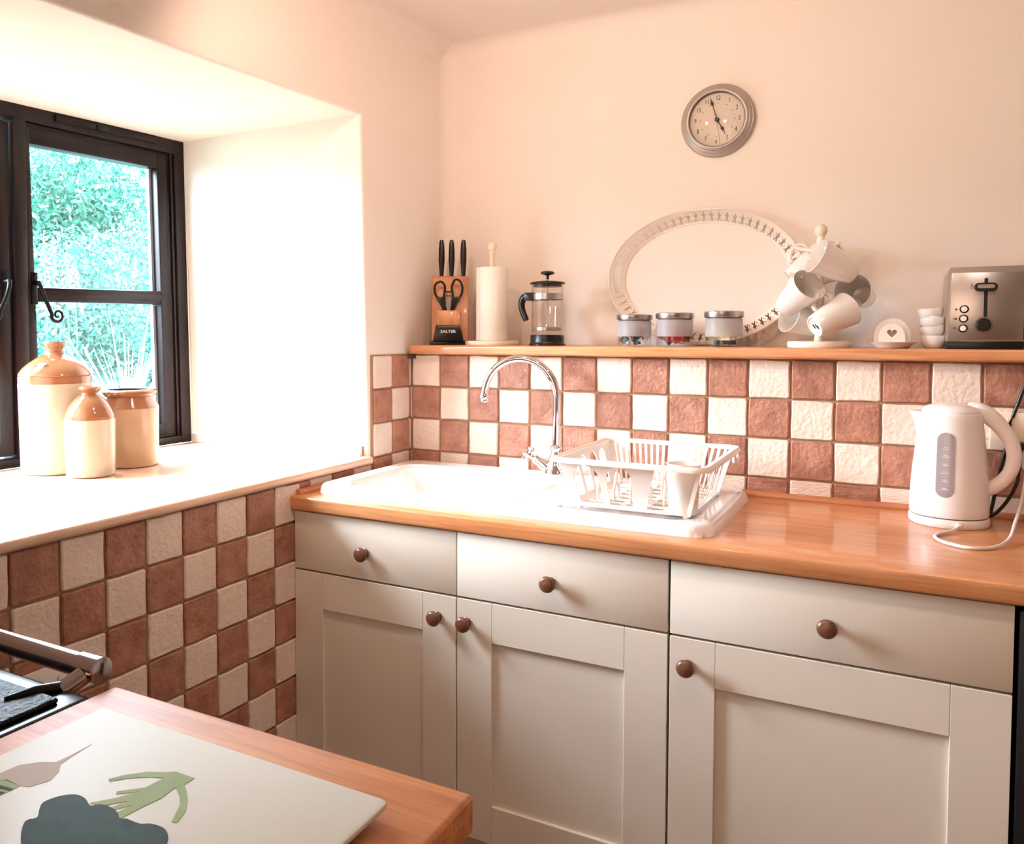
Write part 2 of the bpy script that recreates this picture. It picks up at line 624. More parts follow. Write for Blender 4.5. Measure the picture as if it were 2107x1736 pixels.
# back wall: thick tiled ledge below, plaster set back above it
bm = bmesh.new()
add_prism(bm, [(0.0, -0.0), (0.0, 1.248), (YB, 1.248), (YB, CEIL + 0.02), (YB + 0.2, CEIL + 0.02), (YB + 0.2, -0.0)], -0.02, XR + 0.1, 'yz')
fillet(bm, (0.0, YB), 1, -1, 1.25, CEIL, 'xy', r=0.045)
wall_back = struct(done('wall_back', bm, M['wall'], smooth=True, angle=40))

# window wall with a deep opening: jambs lean a little
bm = bmesh.new()
oy0, oy1b, oy1t = -1.395, -0.230, -0.265
oz0, oz1r, oz1l = 0.93, 1.933, 1.905
outer = [(YF - 0.1, 0.0), (YB + 0.2, 0.0), (YB + 0.2, CEIL + 0.02), (YF - 0.1, CEIL + 0.02)]
inner = [(oy0, oz0), (oy1b, oz0), (oy1t, oz1r), (oy0, oz1l)]
mid_o = {}
layers = []
for x in (0.0, WX):
    layers.append(([bm.verts.new((x, a, b)) for a, b in outer], [bm.verts.new((x, a, b)) for a, b in inner]))
for (o4, i4) in layers:
    for k in range(4):
        j = (k + 1) % 4
        bm.faces.new((o4[k], o4[j], i4[j], i4[k]))
for k in range(4):
    j = (k + 1) % 4
    bm.faces.new((layers[0][0][k], layers[0][0][j], layers[1][0][j], layers[1][0][k]))
    bm.faces.new((layers[0][1][k], layers[0][1][j], layers[1][1][j], layers[1][1][k]))
bm.edges.ensure_lookup_table()
fe = [e for e in bm.edges if all(v in layers[0][1] for v in e.verts) and not all(abs(v.co.z - oz0) < 1e-6 for v in e.verts)]
bmesh.ops.bevel(bm, geom=fe, offset=0.010, segments=4, affect='EDGES', profile=0.5)
wall_left = struct(done('wall_left', bm, M['wall'], smooth=True, angle=40))

struct(box('wall_right', XR, XR + 0.1, YF - 0.1, 0.4, 0, CEIL, M['wall']))
struct(box('wall_front', 0.0, XR, YF - 0.1, YF, 0, CEIL, M['wall']))

# little painted skirting along the foot of the window reveal
struct(box('baseboard_left', -0.70, -0.02, -0.247, -0.2245, 0.9525, 0.981, M['wall'], bevel=0.003))

# ================================================================== TILES
P_ = 0.1


def tile_mesh(seed):
    r = random.Random(seed)
    bm = bmesh.new()
    h = 0.4760
    pts = []
    for k in range(4):
        cx, cy = [(-h, -h), (h, -h), (h, h), (-h, h)][k]
        nx, ny = [(-h, -h), (h, -h), (h, h), (-h, h)][(k + 1) % 4]
        jx, jy = r.uniform(-.012, .012), r.uniform(-.012, .012)
        # rounded corner as two points, then one wavering mid point
        d = 0.035
        pts.append((cx + (nx - cx) * d + jx, cy + (ny - cy) * d + jy))
        for t in (0.36, 0.66):
            w = r.uniform(-.014, .010)
            mx, my = cx + (nx - cx) * t, cy + (ny - cy) * t
            L = math.hypot(mx, my)
            pts.append((mx + (mx / L) * w, my + (my / L) * w))
        pts.append((nx - (nx - cx) * d + r.uniform(-.006, .006), ny - (ny - cy) * d + r.uniform(-.006, .006)))
    n = len(pts)
    lv = []
    for s, w in ((1.0, 0.0), (1.0, 0.0045), (0.945, 0.0075)):
        lv.append([bm.verts.new((x * s * P_, -w, y * s * P_)) for x, y in pts])
    for a, b in zip(lv, lv[1:]):
        for i in range(n):
            j = (i + 1) % n
            bm.faces.new((a[i], a[j], b[j], b[i]))
    bm.faces.new(lv[-1])
    bmesh.ops.recalc_face_normals(bm, faces=bm.faces)
    me = bpy.data.meshes.new('tile')
    bm.to_mesh(me)
    bm.free()
    for p in me.polygons:
        p.use_smooth = True
    me.set_sharp_from_angle(angle=math.radians(30))
    return me


tile_d, tile_l = [], []
for i in range(7):
    a = tile_mesh(i)
    b = a.copy()
    a.materials.append(M['tile_dark'])
    b.materials.append(M['tile_light'])
    tile_d.append(a)
    tile_l.append(b)


def put_tile(parent, side, h0, h1, v0, v1, base, dark):
    """side 'back': h along x; side 'left': h along y"""
    me = random.choice(tile_d if dark else tile_l)
    o = link('tile', me, parent)
    sx, sz = (h1 - h0) / P_, (v1 - v0) / P_
    # keep the joint width constant when a tile is cut
    g = 0.0035
    sx = (h1 - h0 - g) / (P_ - g)
    sz = (v1 - v0 - g) / (P_ - g)
    flip = random.choice((1, -1))
    o.scale = (sx, 1, sz)
    lean = random.uniform(-0.006, 0.006)
    if side == 'back':
        o.location = ((h0 + h1) / 2, base, (v0 + v1) / 2)
        o.rotation_euler = (lean, 0, lean)
    else:
        o.location = (base, (h0 + h1) / 2, (v0 + v1) / 2)
        o.rotation_euler = (0, 0, PI / 2 + lean)
    return o


Z1 = 1.147
rows = [(Z1, Z1 + P_), (Z1 - P_, Z1), (Z1 - 2 * P_, Z1 - P_), (0.9, Z1 - 2 * P_)]
box('grout_bed', 0.0, 2.35, -0.003, 0.002, 0.88, 1.250, M['grout'], wall_back)
for r_, (v0, v1) in enumerate(rows):
    put_tile(wall_back, 'back', 0.0065, 0.0126, v0, v1, -0.002, (r_ - 1) % 2 != 0)
    for k in range(0, 22):
        put_tile(wall_back, 'back', 0.0126 + k * P_, 0.0126 + (k + 1) * P_, v0, v1, -0.002, (r_ + k) % 2 == 1)
# pier between window and corner
box('grout_bed', -0.002, 0.003, -0.2225, 0.0, 0.88, 1.248, M['grout'], wall_left)
for r_, (v0, v1) in enumerate(rows):
    for j, (h0, h1) in enumerate(((-0.0157, -0.0065), (-0.1157, -0.0157), (-0.2157, -0.1157))):
        put_tile(wall_left, 'left', h0, h1, v0, v1, 0.002, (r_ + j) % 2 == 1)
# strip between worktop and sill board
for j in range(3, 7):
    h1 = -0.0157 - (j - 1) * P_
    put_tile(wall_left, 'left', max(h1 - P_, -0.655), h1 - (0.010 if j == 3 else 0), 0.898, 0.9305, -0.0005, (3 + j) % 2 == 1)
# lower tiled wall under the sill
box('grout_bed', -0.002, 0.002, -2.6, -0.2225, 0.0, 0.9305, M['grout'], wall_left)
YL, ZL = 0.6559, 0.8298
lrows = [(ZL, 0.9300)] + [(ZL - (k + 1) * P_, ZL - k * P_) for k in range(8)]
for r_, (v0, v1) in enumerate(lrows):
    for j in range(0, 15):
        h1 = -YL - (j - 1) * P_
        h0 = h1 - P_
        put_tile(wall_left, 'left', h0, h1, v0, v1, 0.001, (r_ + j) % 2 == 1)
# short cut tile on the reveal beside the sill end
put_tile(wall_left, 'back', -0.045, -0.016, 0.9535, 0.985, -0.229, True)
o = put_tile(wall_left, 'back', -0.045, -0.006, 0.9535, 0.990, -1.3955, True)
o.rotation_euler = (0, 0, PI)

# ================================================================== SILL BOARD
s = thing('window_sill_board', 'pale varnished wooden window sill board carrying the stoneware jars', 'window sill', (0, 0, 0.93))
bm = bmesh.new()
add_box(bm, -0.70, 0.016, -1.393, -0.2315, 0.001, 0.0225)
fr_ = [e for e in bm.edges if all(v.co.x > 0.01 for v in e.verts) and abs(e.verts[0].co.z - e.verts[1].co.z) < 1e-6]
bmesh.ops.bevel(bm, geom=fr_, offset=0.008, segments=4, affect='EDGES', profile=0.5)
done('board', bm, M['sill'], s, smooth=True)

# ================================================================== WINDOW
win = bpy.data.objects.new('window_1', None)
COL.objects.link(win)
struct(win)
FX0, FX1 = -0.765, -0.700


def ypx(yb, yt, z):
    """leaning verticals: interpolate between z=.95 and z=1.93"""
    return yb + (yt - yb) * (z - 0.95) / 0.98


def bar(bm, a, b, x0, x1):
    """a,b : two (yb, yt) lines or values; here bar given as 4 corner (y,z): bl, br, tr, tl"""
    pass


def quadbar(name, q, x0, x1, m, parent, bevel=0.003):
    bm = bmesh.new()
    lo = [bm.verts.new((x0, y, z)) for y, z in q]
    hi = [bm.verts.new((x1, y, z)) for y, z in q]
    bm.faces.new(lo[::-1])
    bm.faces.new(hi)
    for i in range(4):
        j = (i + 1) % 4
        bm.faces.new((lo[i], lo[j], hi[j], hi[i]))
    if bevel:
        bmesh.ops.bevel(bm, geom=list(bm.edges), offset=bevel, segments=2, affect='EDGES', profile=0.5)
    return done(name, bm, m, parent, smooth=True)


YLo = -1.392
# outer casing
fr = M['frame']
quadbar('frame_head', [(YLo, 1.872), (-0.262, 1.887), (-0.262, 1.9335), (YLo, 1.915)], FX0, FX1, fr, win)
quadbar('frame_foot', [(YLo, 0.9535), (-0.247, 0.9535), (-0.247, 0.978), (YLo, 0.978)], FX0, FX1, fr, win)
quadbar('frame_jamb', [(-0.287, 0.953), (-0.245, 0.953), (-0.264, 1.93), (-0.306, 1.93)], FX0, FX1 + 0.0012, fr, win)
quadbar('frame_jamb', [(YLo, 0.953), (YLo + .05, 0.953), (YLo + .05, 1.91), (YLo, 1.91)], FX0, FX1 + 0.0012, fr, win)
quadbar('mullion', [(-0.866, 0.975), (-0.827, 0.975), (-0.824, 1.885), (-0.862, 1.885)], FX0, FX1 + 0.004, fr, win)
# inner stepped beads of the casing
quadbar('bead', [(-0.312, 0.975), (-0.286, 0.975), (-0.305, 1.885), (-0.331, 1.885)], FX0, FX1 - 0.0115, fr, win, 0.002)
quadbar('bead', [(-0.300, 0.975), (-0.290, 0.975), (-0.309, 1.885), (-0.319, 1.885)], FX0, FX1 - 0.004, fr, win, 0.002)
quadbar('bead', [(-0.826, 1.860), (-0.31, 1.871), (-0.31, 1.888), (-0.826, 1.878)], FX0, FX1 - 0.010, fr, win, 0.002)
quadbar('bead', [(-0.826, 0.976), (-0.30, 0.976), (-0.30, 0.987), (-0.826, 0.987)], FX0, FX1 - 0.010, fr, win, 0.002)
quadbar('sealant_line', [(-0.2465, 0.96), (-0.2425, 0.96), (-0.2600, 1.92), (-0.2655, 1.92)], FX1 - 0.02, FX1 + 0.003, M['sealant'], win, 0.001)


def sash(yR_b, yR_t, yL, zb, zt, name='sash'):
    """opening light; right edge leans"""
    t = 0.040
    sx0, sx1 = -0.750, -0.706
    e = bpy.data.objects.new(name, None)
    COL.objects.link(e)
    e.parent = win
    ztl = zt - 0.010
    quadbar('stile', [(yR_b - t, zb), (yR_b, zb), (yR_t, zt), (yR_t - t, zt)], sx0, sx1 + 0.0012, fr, e)
    quadbar('stile', [(yL, zb), (yL + 0.034, zb), (yL + 0.014, ztl), (yL, ztl)], sx0, sx1 + 0.0012, fr, e)
    quadbar('rail', [(yL, zb), (yR_b, zb), (yR_b, zb + 0.034), (yL, zb + 0.034)], sx0, sx1, fr, e)
    quadbar('rail', [(yL, ztl - 0.044), (yR_t, zt - 0.044), (yR_t, zt), (yL, ztl)], sx0, sx1, fr, e)
    quadbar('glazing_bar', [(yL + .01, 1.398), (yR_b - t + .004, 1.404), (yR_b - t + .004, 1.446), (yL + .01, 1.437)], sx0, sx1 - 0.001, fr, e)
    quadbar('glazing_bar', [(yL + .01, 1.410), (yR_b - t + .004, 1.416), (yR_b - t + .004, 1.434), (yL + .01, 1.426)], sx1 - 0.004, sx1 + 0.003, fr, e, 0.0015)
    # pale spacer of the sealed unit seen edge-on
    for (a0, a1) in ((zb + .03, 1.40), (1.44, zt - .04)):
        ya, yb = np.interp([a0, a1], [zb, zt], [yR_b - t, yR_t - t])
        quadbar('spacer', [(ya - 0.010, a0), (ya, a0), (yb, a1), (yb - 0.010, a1)], -0.744, -0.732, M['spacer'], e, 0)
        quadbar('pane', [(yL + .012, a0), (ya + .002, a0), (yb + .002, a1), (yL + .012, a1)], -0.739, -0.737, M['pane'], e, 0)
    return e


sash(-0.312, -0.333, -0.823, 0.986, 1.876)
sash(-0.868, -0.868, -1.345, 0.986, 1.868)


def monkey_tail(y, z, sgn):
    h = bpy.data.objects.new('window_handle', None)
    COL.objects.link(h)
    h.parent = win
    h.location = (-0.706, y, z)
    box('handle_plate', 0.0, 0.004, -0.009, 0.009, -0.058, 0.030, M['iron'], h, bevel=0.0015)
    lathe('screw_head', [(0.0, 0.003), (0.004, 0.0015), (0.0045, 0.0)], M['iron'], h, loc=(0.0045, 0, 0.020), seg=10, rot=(0, PI / 2, 0))
    tube('pivot', [(0.002, 0, 0.0), (0.022, 0, 0.0)], [0.009, 0.007], M['iron'], h, seg=12)
    pts = [(0.018, 0, 0.004), (0.024, sgn * 0.004, -0.012), (0.026, sgn * 0.012, -0.034), (0.026, sgn * 0.024, -0.062), (0.026, sgn * 0.034, -0.084)]
    c = (sgn * 0.052, -0.086)
    for k in range(15):
        a = PI + 0.15 + k * 0.62
        rr = 0.0205 - k * 0.00125
        pts.append((0.026, c[0] + sgn * rr * math.cos(a), c[1] + rr * math.sin(a)))
    sp = catmull(pts, 4)
    tube('tail', sp, [0.006, 0.0058, 0.005, 0.004, 0.0035, 0.003, 0.0022], M['iron'], h, seg=8)
    return h


monkey_tail(-0.803, 1.448, 1)
monkey_tail(-0.886, 1.448, -1)
# trickle vent on the head of the frame
vt = quadbar('trickle_vent', [(-0.735, 1.895), (-0.375, 1.906), (-0.375, 1.9245), (-0.735, 1.9135)], FX1 - 0.002, FX1 + 0.007, fr, win, 0.0015)
box('vent_slider', FX1 + 0.006, FX1 + 0.013, -0.604, -0.586, 1.900, 1.914, M['iron'], vt, bevel=0.002)
box('vent_slot', FX1 + 0.0065, FX1 + 0.008, -0.63, -0.56, 1.904, 1.912, M['blackmat'], vt)

# ================================================================== WORKTOP
wt = thing('worktop', 'long beech worktop with the sink let into it', 'worktop', (0, 0, 0.865))
bm = bmesh.new()
xs = [-0.004, 0.07, 0.99, 2.30]
ys = [-0.598, -0.50, -0.08, -0.010]
vg = {}
for zi, z in enumerate((0.0, 0.035)):
    for i, x in enumerate(xs):
        for j, y in enumerate(ys):
            vg[i, j, zi] = bm.verts.new((max(x, 0.009) if j > 0 and i == 0 else x, y, z))
for i in range(3):
    for j in range(3):
        if i == 1 and j == 1:
            continue
        bm.faces.new((vg[i, j, 1], vg[i + 1, j, 1], vg[i + 1, j + 1, 1], vg[i, j + 1, 1]))
        bm.faces.new((vg[i, j, 0], vg[i, j + 1, 0], vg[i + 1, j + 1, 0], vg[i + 1, j, 0]))


def side(a, b):
    bm.faces.new((vg[(*a, 0)], vg[(*b, 0)], vg[(*b, 1)], vg[(*a, 1)]))


for i in range(3):
    side((i, 0), (i + 1, 0))
    side((i + 1, 3), (i, 3))
    side((0, i + 1), (0, i))
    side((3, i), (3, i + 1))
side((1, 1), (1, 2)); side((1, 2), (2, 2)); side((2, 2), (2, 1)); side((2, 1), (1, 1))
bm.normal_update()
ed = [e for e in bm.edges if all(abs(v.co.y + 0.598) < 1e-6 for v in e.verts) and abs(e.verts[0].co.z - e.verts[1].co.z) < 1e-6]
bmesh.ops.bevel(bm, geom=ed, offset=0.005, segments=3, affect='EDGES', profile=0.5)
done('top', bm, M['worktop'], wt, smooth=True, angle=30)


def bead_poly(s=1):
    return [(0, 0), (0.016, 0), (0.0155, 0.004), (0.013, 0.008), (0.009, 0.0105), (0.004, 0.012), (0, 0.012)]


prism('edge_bead', [(-0.0095 - a, 0.0355 + b) for a, b in bead_poly()], 0.012, 2.30, M['bead'], wt, 'yz')
prism('edge_bead', [(0.0095 + a, 0.0355 + b) for a, b in bead_poly()], -0.575, -0.026, M['bead'], wt, 'xz')

# ================================================================== CABINETS
YD = -0.582     # face of doors and drawers


def knob_at(parent, x, z):
    prof = [(0.0, 0.0), (0.0105, 0.0), (0.0115, 0.003), (0.008, 0.0055), (0.0065, 0.010), (0.0085, 0.0135), (0.0150, 0.0165),
            (0.0178, 0.0215), (0.0172, 0.026), (0.0130, 0.0300), (0.0118, 0.0302), (0.006, 0.0322), (0.0, 0.0330)]
    k = lathe('knob', prof, M['knob'], parent, seg=24)
    k.matrix_parent_inverse = Matrix.Identity(4)
    k.location = (x, YD - parent.parent.location.y - 0.0002, z - parent.parent.location.z)
    k.rotation_euler = (PI / 2, 0, 0)
    return k


def cabinet(name, label, x0, x1, cols, group):
    """cols: list of (x0,x1,knob side for door, drawer knob x)"""
    c = thing(name, label, 'cabinet', (0, -0.3, 0.0), group)
    oy = 0.3
    bmc = bmesh.new()
    # carcass with toe kick
    fy, by = YD + 0.0195 + oy, -0.03 + oy
    add_box(bmc, x0 + 0.001, x0 + 0.018, fy, by, 0.15, 0.864)
    add_box(bmc, x1 - 0.018, x1 - 0.001, fy, by, 0.15, 0.864)
    add_box(bmc, x0 + 0.001, x1 - 0.001, fy, by, 0.15, 0.168)
    add_box(bmc, x0 + 0.001, x1 - 0.001, by - 0.01, by, 0.15, 0.864)
    add_box(bmc, x0 + 0.001, x1 - 0.001, fy, fy + 0.012, 0.15, 0.864)
    done('carcass', bmc, M['gap'], c)
    box('plinth', x0, x1, YD + 0.06 + oy, YD + 0.075 + oy, 0.0005, 0.15, M['cabinet'], c)
    for (a, b, kx, kz, dx) in cols:
        d = box('drawer', a, b, YD + oy, YD + 0.019 + oy, 0.7135, 0.860, M['cabinet'], c, bevel=0.0012)
        knob_at(d, dx, 0.779)
        t = 0.088
        z0, z1 = 0.158, 0.7085
        bmd = bmesh.new()
        f0, f1 = YD + oy, YD + 0.019 + oy
        g = 0.0004
        add_box(bmd, a, a + t - g, f0, f1, z0, z1, 0.0008, 1)
        add_box(bmd, b - t + g, b, f0, f1, z0, z1, 0.0008, 1)
        add_box(bmd, a + t, b - t, f0, f1, z1 - t - 0.002, z1, 0.0008, 1)
        add_box(bmd, a + t, b - t, f0, f1, z0, z0 + t - 0.002, 0.0008, 1)
        dr = done('door', bmd, M['cabinet'], c, smooth=True)
        box('panel', a + t - 0.001, b - t + 0.001, f0 + 0.0085, f0 + 0.0145, z0 + t - 0.003, z1 - t - 0.001, M['cabinet'], dr)
        knob_at(dr, kx, kz)
    return c


cabinet('sink_cabinet', 'cream base cabinet under the sink with two doors and two drawers', 0.008, 0.9575,
        [(0.0095, 0.4765, 0.429, 0.658, 0.227), (0.4795, 0.9565, 0.505, 0.657, 0.707)], 'cream base cabinets')
cabinet('base_cabinet', 'wider cream single-door base cabinet right of the sink cabinet', 0.9605, 1.528,
        [(0.9615, 1.5270, 0.997, 0.656, 1.247)], 'cream base cabinets')
ap = thing('dishwasher', 'black appliance under the worktop at the right edge', 'appliance', (1.83, -0.3, 0))
box('body', -0.295, 0.295, -0.262, 0.26, 0.02, 0.85, M['darkdrawn'], ap)
box('door', -0.296, 0.296, -0.285, -0.263, 0.10, 0.855, M['darkdrawn'], ap, bevel=0.003)
for sx in (-1, 1):
    for sy in (-1, 1):
        box('foot', sx * 0.26 - 0.015, sx * 0.26 + 0.015, sy * 0.23 - 0.015, sy * 0.23 + 0.015, 0.0, 0.02, M['blackmat'], ap)

# ================================================================== SINK
sk = thing('sink', 'white ceramic inset sink with bowl on the left and drainer on the right', 'sink', (0, 0, 0.9))
X0, X1, Y0, Y1 = 0.030, 1.030, -0.541, -0.038


def sdf_rr(x, y, x0, x1, y0, y1, r):
    cx, cy = (x0 + x1) / 2, (y0 + y1) / 2
    qx = np.abs(x - cx) - (x1 - x0) / 2 + r
    qy = np.abs(y - cy) - (y1 - y0) / 2 + r
    return np.minimum(np.maximum(qx, qy), 0) + np.hypot(np.maximum(qx, 0), np.maximum(qy, 0)) - r


def smooth(t):
    t = np.clip(t, 0, 1)
    return t * t * (3 - 2 * t)


nx, ny = 200, 104
gx, gy = np.meshgrid(np.linspace(X0, X1, nx), np.linspace(Y0, Y1, ny))
r_o = 0.055
d = sdf_rr(gx, gy, X0, X1, Y0, Y1, r_o)
# pull grid corners back onto the rounded outline
for _ in range(3):
    e = 1e-4
    dx = (sdf_rr(gx + e, gy, X0, X1, Y0, Y1, r_o) - d) / e
    dy = (sdf_rr(gx, gy + e, X0, X1, Y0, Y1, r_o) - d) / e
    out_ = np.maximum(d, 0)
    gx = gx - dx * out_
    gy = gy - dy * out_
    d = sdf_rr(gx, gy, X0, X1, Y0, Y1, r_o)
z = 0.024 * np.sqrt(np.clip(-d / 0.018, 0, 1) * (2 - np.clip(-d / 0.018, 0, 1)))
z = np.where(d > -1e-4, 0.0002, z)
tapdeck = sdf_rr(gx, gy, 0.075, 0.985, -0.500, -0.125, 0.05)
z = z - 0.007 * smooth(-tapdeck / 0.014)
bowl = sdf_rr(gx, gy, 0.085, 0.500, -0.488, -0.135, 0.07)
z = z - 0.155 * smooth(-bowl / 0.040) ** 0.9 - 0.004 * smooth(-bowl / 0.15)
drain = sdf_rr(gx, gy, 0.560, 0.975, -0.480, -0.140, 0.05)
rid = 0.0022 * (0.5 + 0.5 * np.cos((gx - 0.56) * 2 * PI / 0.045)) * smooth(-drain / 0.03)
z = z - 0.006 * smooth(-drain / 0.014) + rid
# waste recess in the bowl
wr = np.hypot(gx - 0.29, gy + 0.31)
z = z - 0.006 * smooth((0.045 - wr) / 0.01)
verts = np.stack([gx, gy, z], -1).reshape(-1, 3)
idx = np.arange(nx * ny).reshape(ny, nx)
fc = np.stack([idx[:-1, :-1], idx[:-1, 1:], idx[1:, 1:], idx[1:, :-1]], -1).reshape(-1, 4)
me = bpy.data.meshes.new('basin')
me.from_pydata(verts.tolist(), [], fc.tolist())
me.materials.append(M['sink'])
for p in me.polygons:
    p.use_smooth = True
me.update()
link('basin', me, sk)
lathe('waste', [(0.0, -0.1425), (0.012, -0.142), (0.013, -0.139), (0.030, -0.139), (0.038, -0.1405), (0.0385, -0.146)], M['chrome'], sk, loc=(0.29, -0.31, -0.002), seg=24, cap=False)

# ------------------------------------------------------------------ tap
tp = thing('mixer_tap', 'chrome swan-neck mixer tap with cross-head handles on the sink', 'tap', (0.526, -0.088, 0.9242))
lathe('body', [(0.031, 0.0), (0.033, 0.003), (0.031, 0.008), (0.026, 0.016), (0.024, 0.028), (0.021, 0.042), (0.015, 0.055), (0.0135, 0.062), (0.017, 0.066), (0.018, 0.071), (0.0165, 0.077), (0.0115, 0.081), (0.0, 0.082)], M['chrome'], tp, seg=28)
dirn = Vector((-0.985, -0.17, 0)).normalized()
sp = []
Rr = 0.1035
zc = 0.212
for t in (0.070, 0.11, 0.15, 0.19):
    sp.append(Vector((0, 0, t)))
for k in range(0, 19):
    a = k * PI * 0.955 / 18
    sp.append(dirn * (Rr - Rr * math.cos(a)) + Vector((0, 0, zc + Rr * math.sin(a) * 1.02)))
end = sp[-1] + (sp[-1] - sp[-2]).normalized() * 0.0
sp.append(sp[-1] + Vector((dirn.x * 0.002, dirn.y * 0.002, -0.016)))
tube('spout', sp, 0.0105, M['chrome'], tp, seg=16)
tip = sp[-1]
lathe('aerator', [(0.0, -0.018), (0.0105, -0.018), (0.012, -0.014), (0.0108, -0.010), (0.0130, -0.006), (0.0130, 0.000), (0.0112, 0.003), (0.0108, 0.006), (0.0, 0.006)], M['chrome'], tp, loc=tip, seg=20)


def tap_handle(sgn):
    h = bpy.data.objects.new('handle', None)
    COL.objects.link(h)
    h.parent = tp
    v = Vector((sgn * 0.86, -0.06, 0.50)).normalized()
    b = Vector((sgn * 0.010, 0, 0.008))
    tube('valve_barrel', [b, b + v * 0.034, b + v * 0.040, b + v * 0.060, b + v * 0.062], [0.019, 0.0165, 0.014, 0.0125, 0.010], M['chrome'], h, seg=18)
    c = b + v * 0.083
    tube('spindle', [b + v * 0.060, c - v * 0.004, c + v * 0.004, c + v * 0.012, c + v * 0.015], [0.0065, 0.0085, 0.011, 0.010, 0.004], M['chrome'], h, seg=16)
    q = v.orthogonal().normalized()
    w = v.cross(q)
    for k in range(4):
        a = k * PI / 2 + 0.35
        e = (q * math.cos(a) + w * math.sin(a))
        tube('cross_arm', [c + e * 0.005, c + e * 0.014, c + e * 0.020, c + e * 0.024, c + e * 0.028, c + e * 0.030], [0.0042, 0.0036, 0.0052, 0.0066, 0.0052, 0.002], M['chrome'], h, seg=12)


tap_handle(-1)
tap_handle(1)

# ------------------------------------------------------------------ dish rack
RX0, RX1, RY0, RY1, RZ0, RZ1 = 0.690, 1.004, -0.505, -0.128, 0.928, 1.036
dr_ = thing('dish_rack', 'white plastic dish rack standing on the drainer of the sink', 'dish rack', (0, 0, 0))
lt = thing('drip_tray', 'clear plastic drip tray beneath the white dish rack', 'tray', (0, 0, 0.9185))
bm = bmesh.new()
pin = rrect(RX0 - 0.012, RX1 + 0.010, RY0 + 0.012, RY1 + 0.01, 0.03)
add_prism(bm, pin, 0.0, 0.002, 'xy')
done('tray_base', bm, M['clearplastic'], lt)
tube('tray_rim', catmull([(a, b, 0.006) for a, b in pin], 2, True), 0.0032, M['clearplastic'], lt, seg=8, closed=True)
TP = 0.13  # taper of the walls


def taper(co):
    k = (RZ1 - co.z) * TP / 0.5
    cx, cy = (RX0 + RX1) / 2, (RY0 + RY1) / 2
    return Vector((co.x - (co.x - cx) / (RX1 - cx) * k, co.y - (co.y - cy) / (RY1 - cy) * k, co.z))


# flared rim
bm = bmesh.new()
ringz = [(0.000, RZ1 - 0.006), (0.002, RZ1), (0.014, RZ1 + 0.003), (0.019, RZ1 - 0.003), (0.019, RZ1 - 0.009), (0.017, RZ1 - 0.009), (0.015, RZ1 - 0.002), (0.003, RZ1 - 0.005)]
rr_ = []
for off, zz in ringz:
    rr_.append([bm.verts.new((a, b, zz)) for a, b in rrect(RX0 - off + 0.003, RX1 + off - 0.003, RY0 - off + 0.003, RY1 + off - 0.003, 0.018 + off, 6)])
for a, b in zip(rr_, rr_[1:] + [rr_[0]]):
    n = len(a)
    for i in range(n):
        j = (i + 1) % n
        bm.faces.new((a[i], a[j], b[j], b[i]))
done('rim', bm, M['rack'], dr_, smooth=True, angle=60)


def arch(cx, w, z0, z1, n=10):
    r = w / 2
    return [(cx - r, z0), (cx + r, z0)] + [(cx + r * math.cos(PI * k / n), z1 - r + r * math.sin(PI * k / n)) for k in range(n + 1)]


# front wall with two arches, a wedge panel and a gap beside the cutlery pot
def wallplate(name, outer, holes, axis, pos):
    mw = {'front': Matrix.Translation((0, pos, 0)) @ XZ, 'side': Matrix.Translation((pos, 0, 0)) @ YZ}[axis]
    return plate(name, outer, holes, 0.0028, M['rack'], dr_, mw, warp=taper)


wallplate('front_panel', [(RX0, RZ0), (RX1, RZ0), (RX1, RZ1), (RX0, RZ1)],
          [arch(0.748, 0.062, RZ0 + 0.010, RZ1 - 0.012), arch(0.826, 0.060, RZ0 + 0.010, RZ1 - 0.012),
           [(0.893, RZ0 + 0.008), (0.992, RZ0 + 0.008), (0.996, RZ1 - 0.012), (0.907, RZ1 - 0.012), (0.898, RZ0 + 0.05)]], 'front', RY0 + 0.001)
wallplate('side_panel', [(RY0, RZ0), (RY1, RZ0), (RY1, RZ1), (RY0, RZ1)],
          [arch(-0.425, 0.05, RZ0 + 0.012, RZ1 - 0.012), arch(-0.355, 0.05, RZ0 + 0.012, RZ1 - 0.012), arch(-0.285, 0.05, RZ0 + 0.012, RZ1 - 0.012), arch(-0.215, 0.05, RZ0 + 0.012, RZ1 - 0.012)], 'side', RX0 + 0.001)


def slatrow(axis, fixed, a0, a1, n, wid):
    for k in range(n):
        c = a0 + (a1 - a0) * (k + 0.5) / n
        bm = bmesh.new()
        if axis == 'x':
            add_box(bm, c - wid / 2, c + wid / 2, fixed - 0.0013, fixed + 0.0013, RZ0 + 0.006, RZ1 - 0.003)
        else:
            add_box(bm, fixed - 0.0006, fixed + 0.0006, c - wid / 2, c + wid / 2, RZ0 + 0.006, RZ1 - 0.003)
        for v in bm.verts:
            v.co = taper(v.co)
        done('slat', bm, M['rack'], dr_)


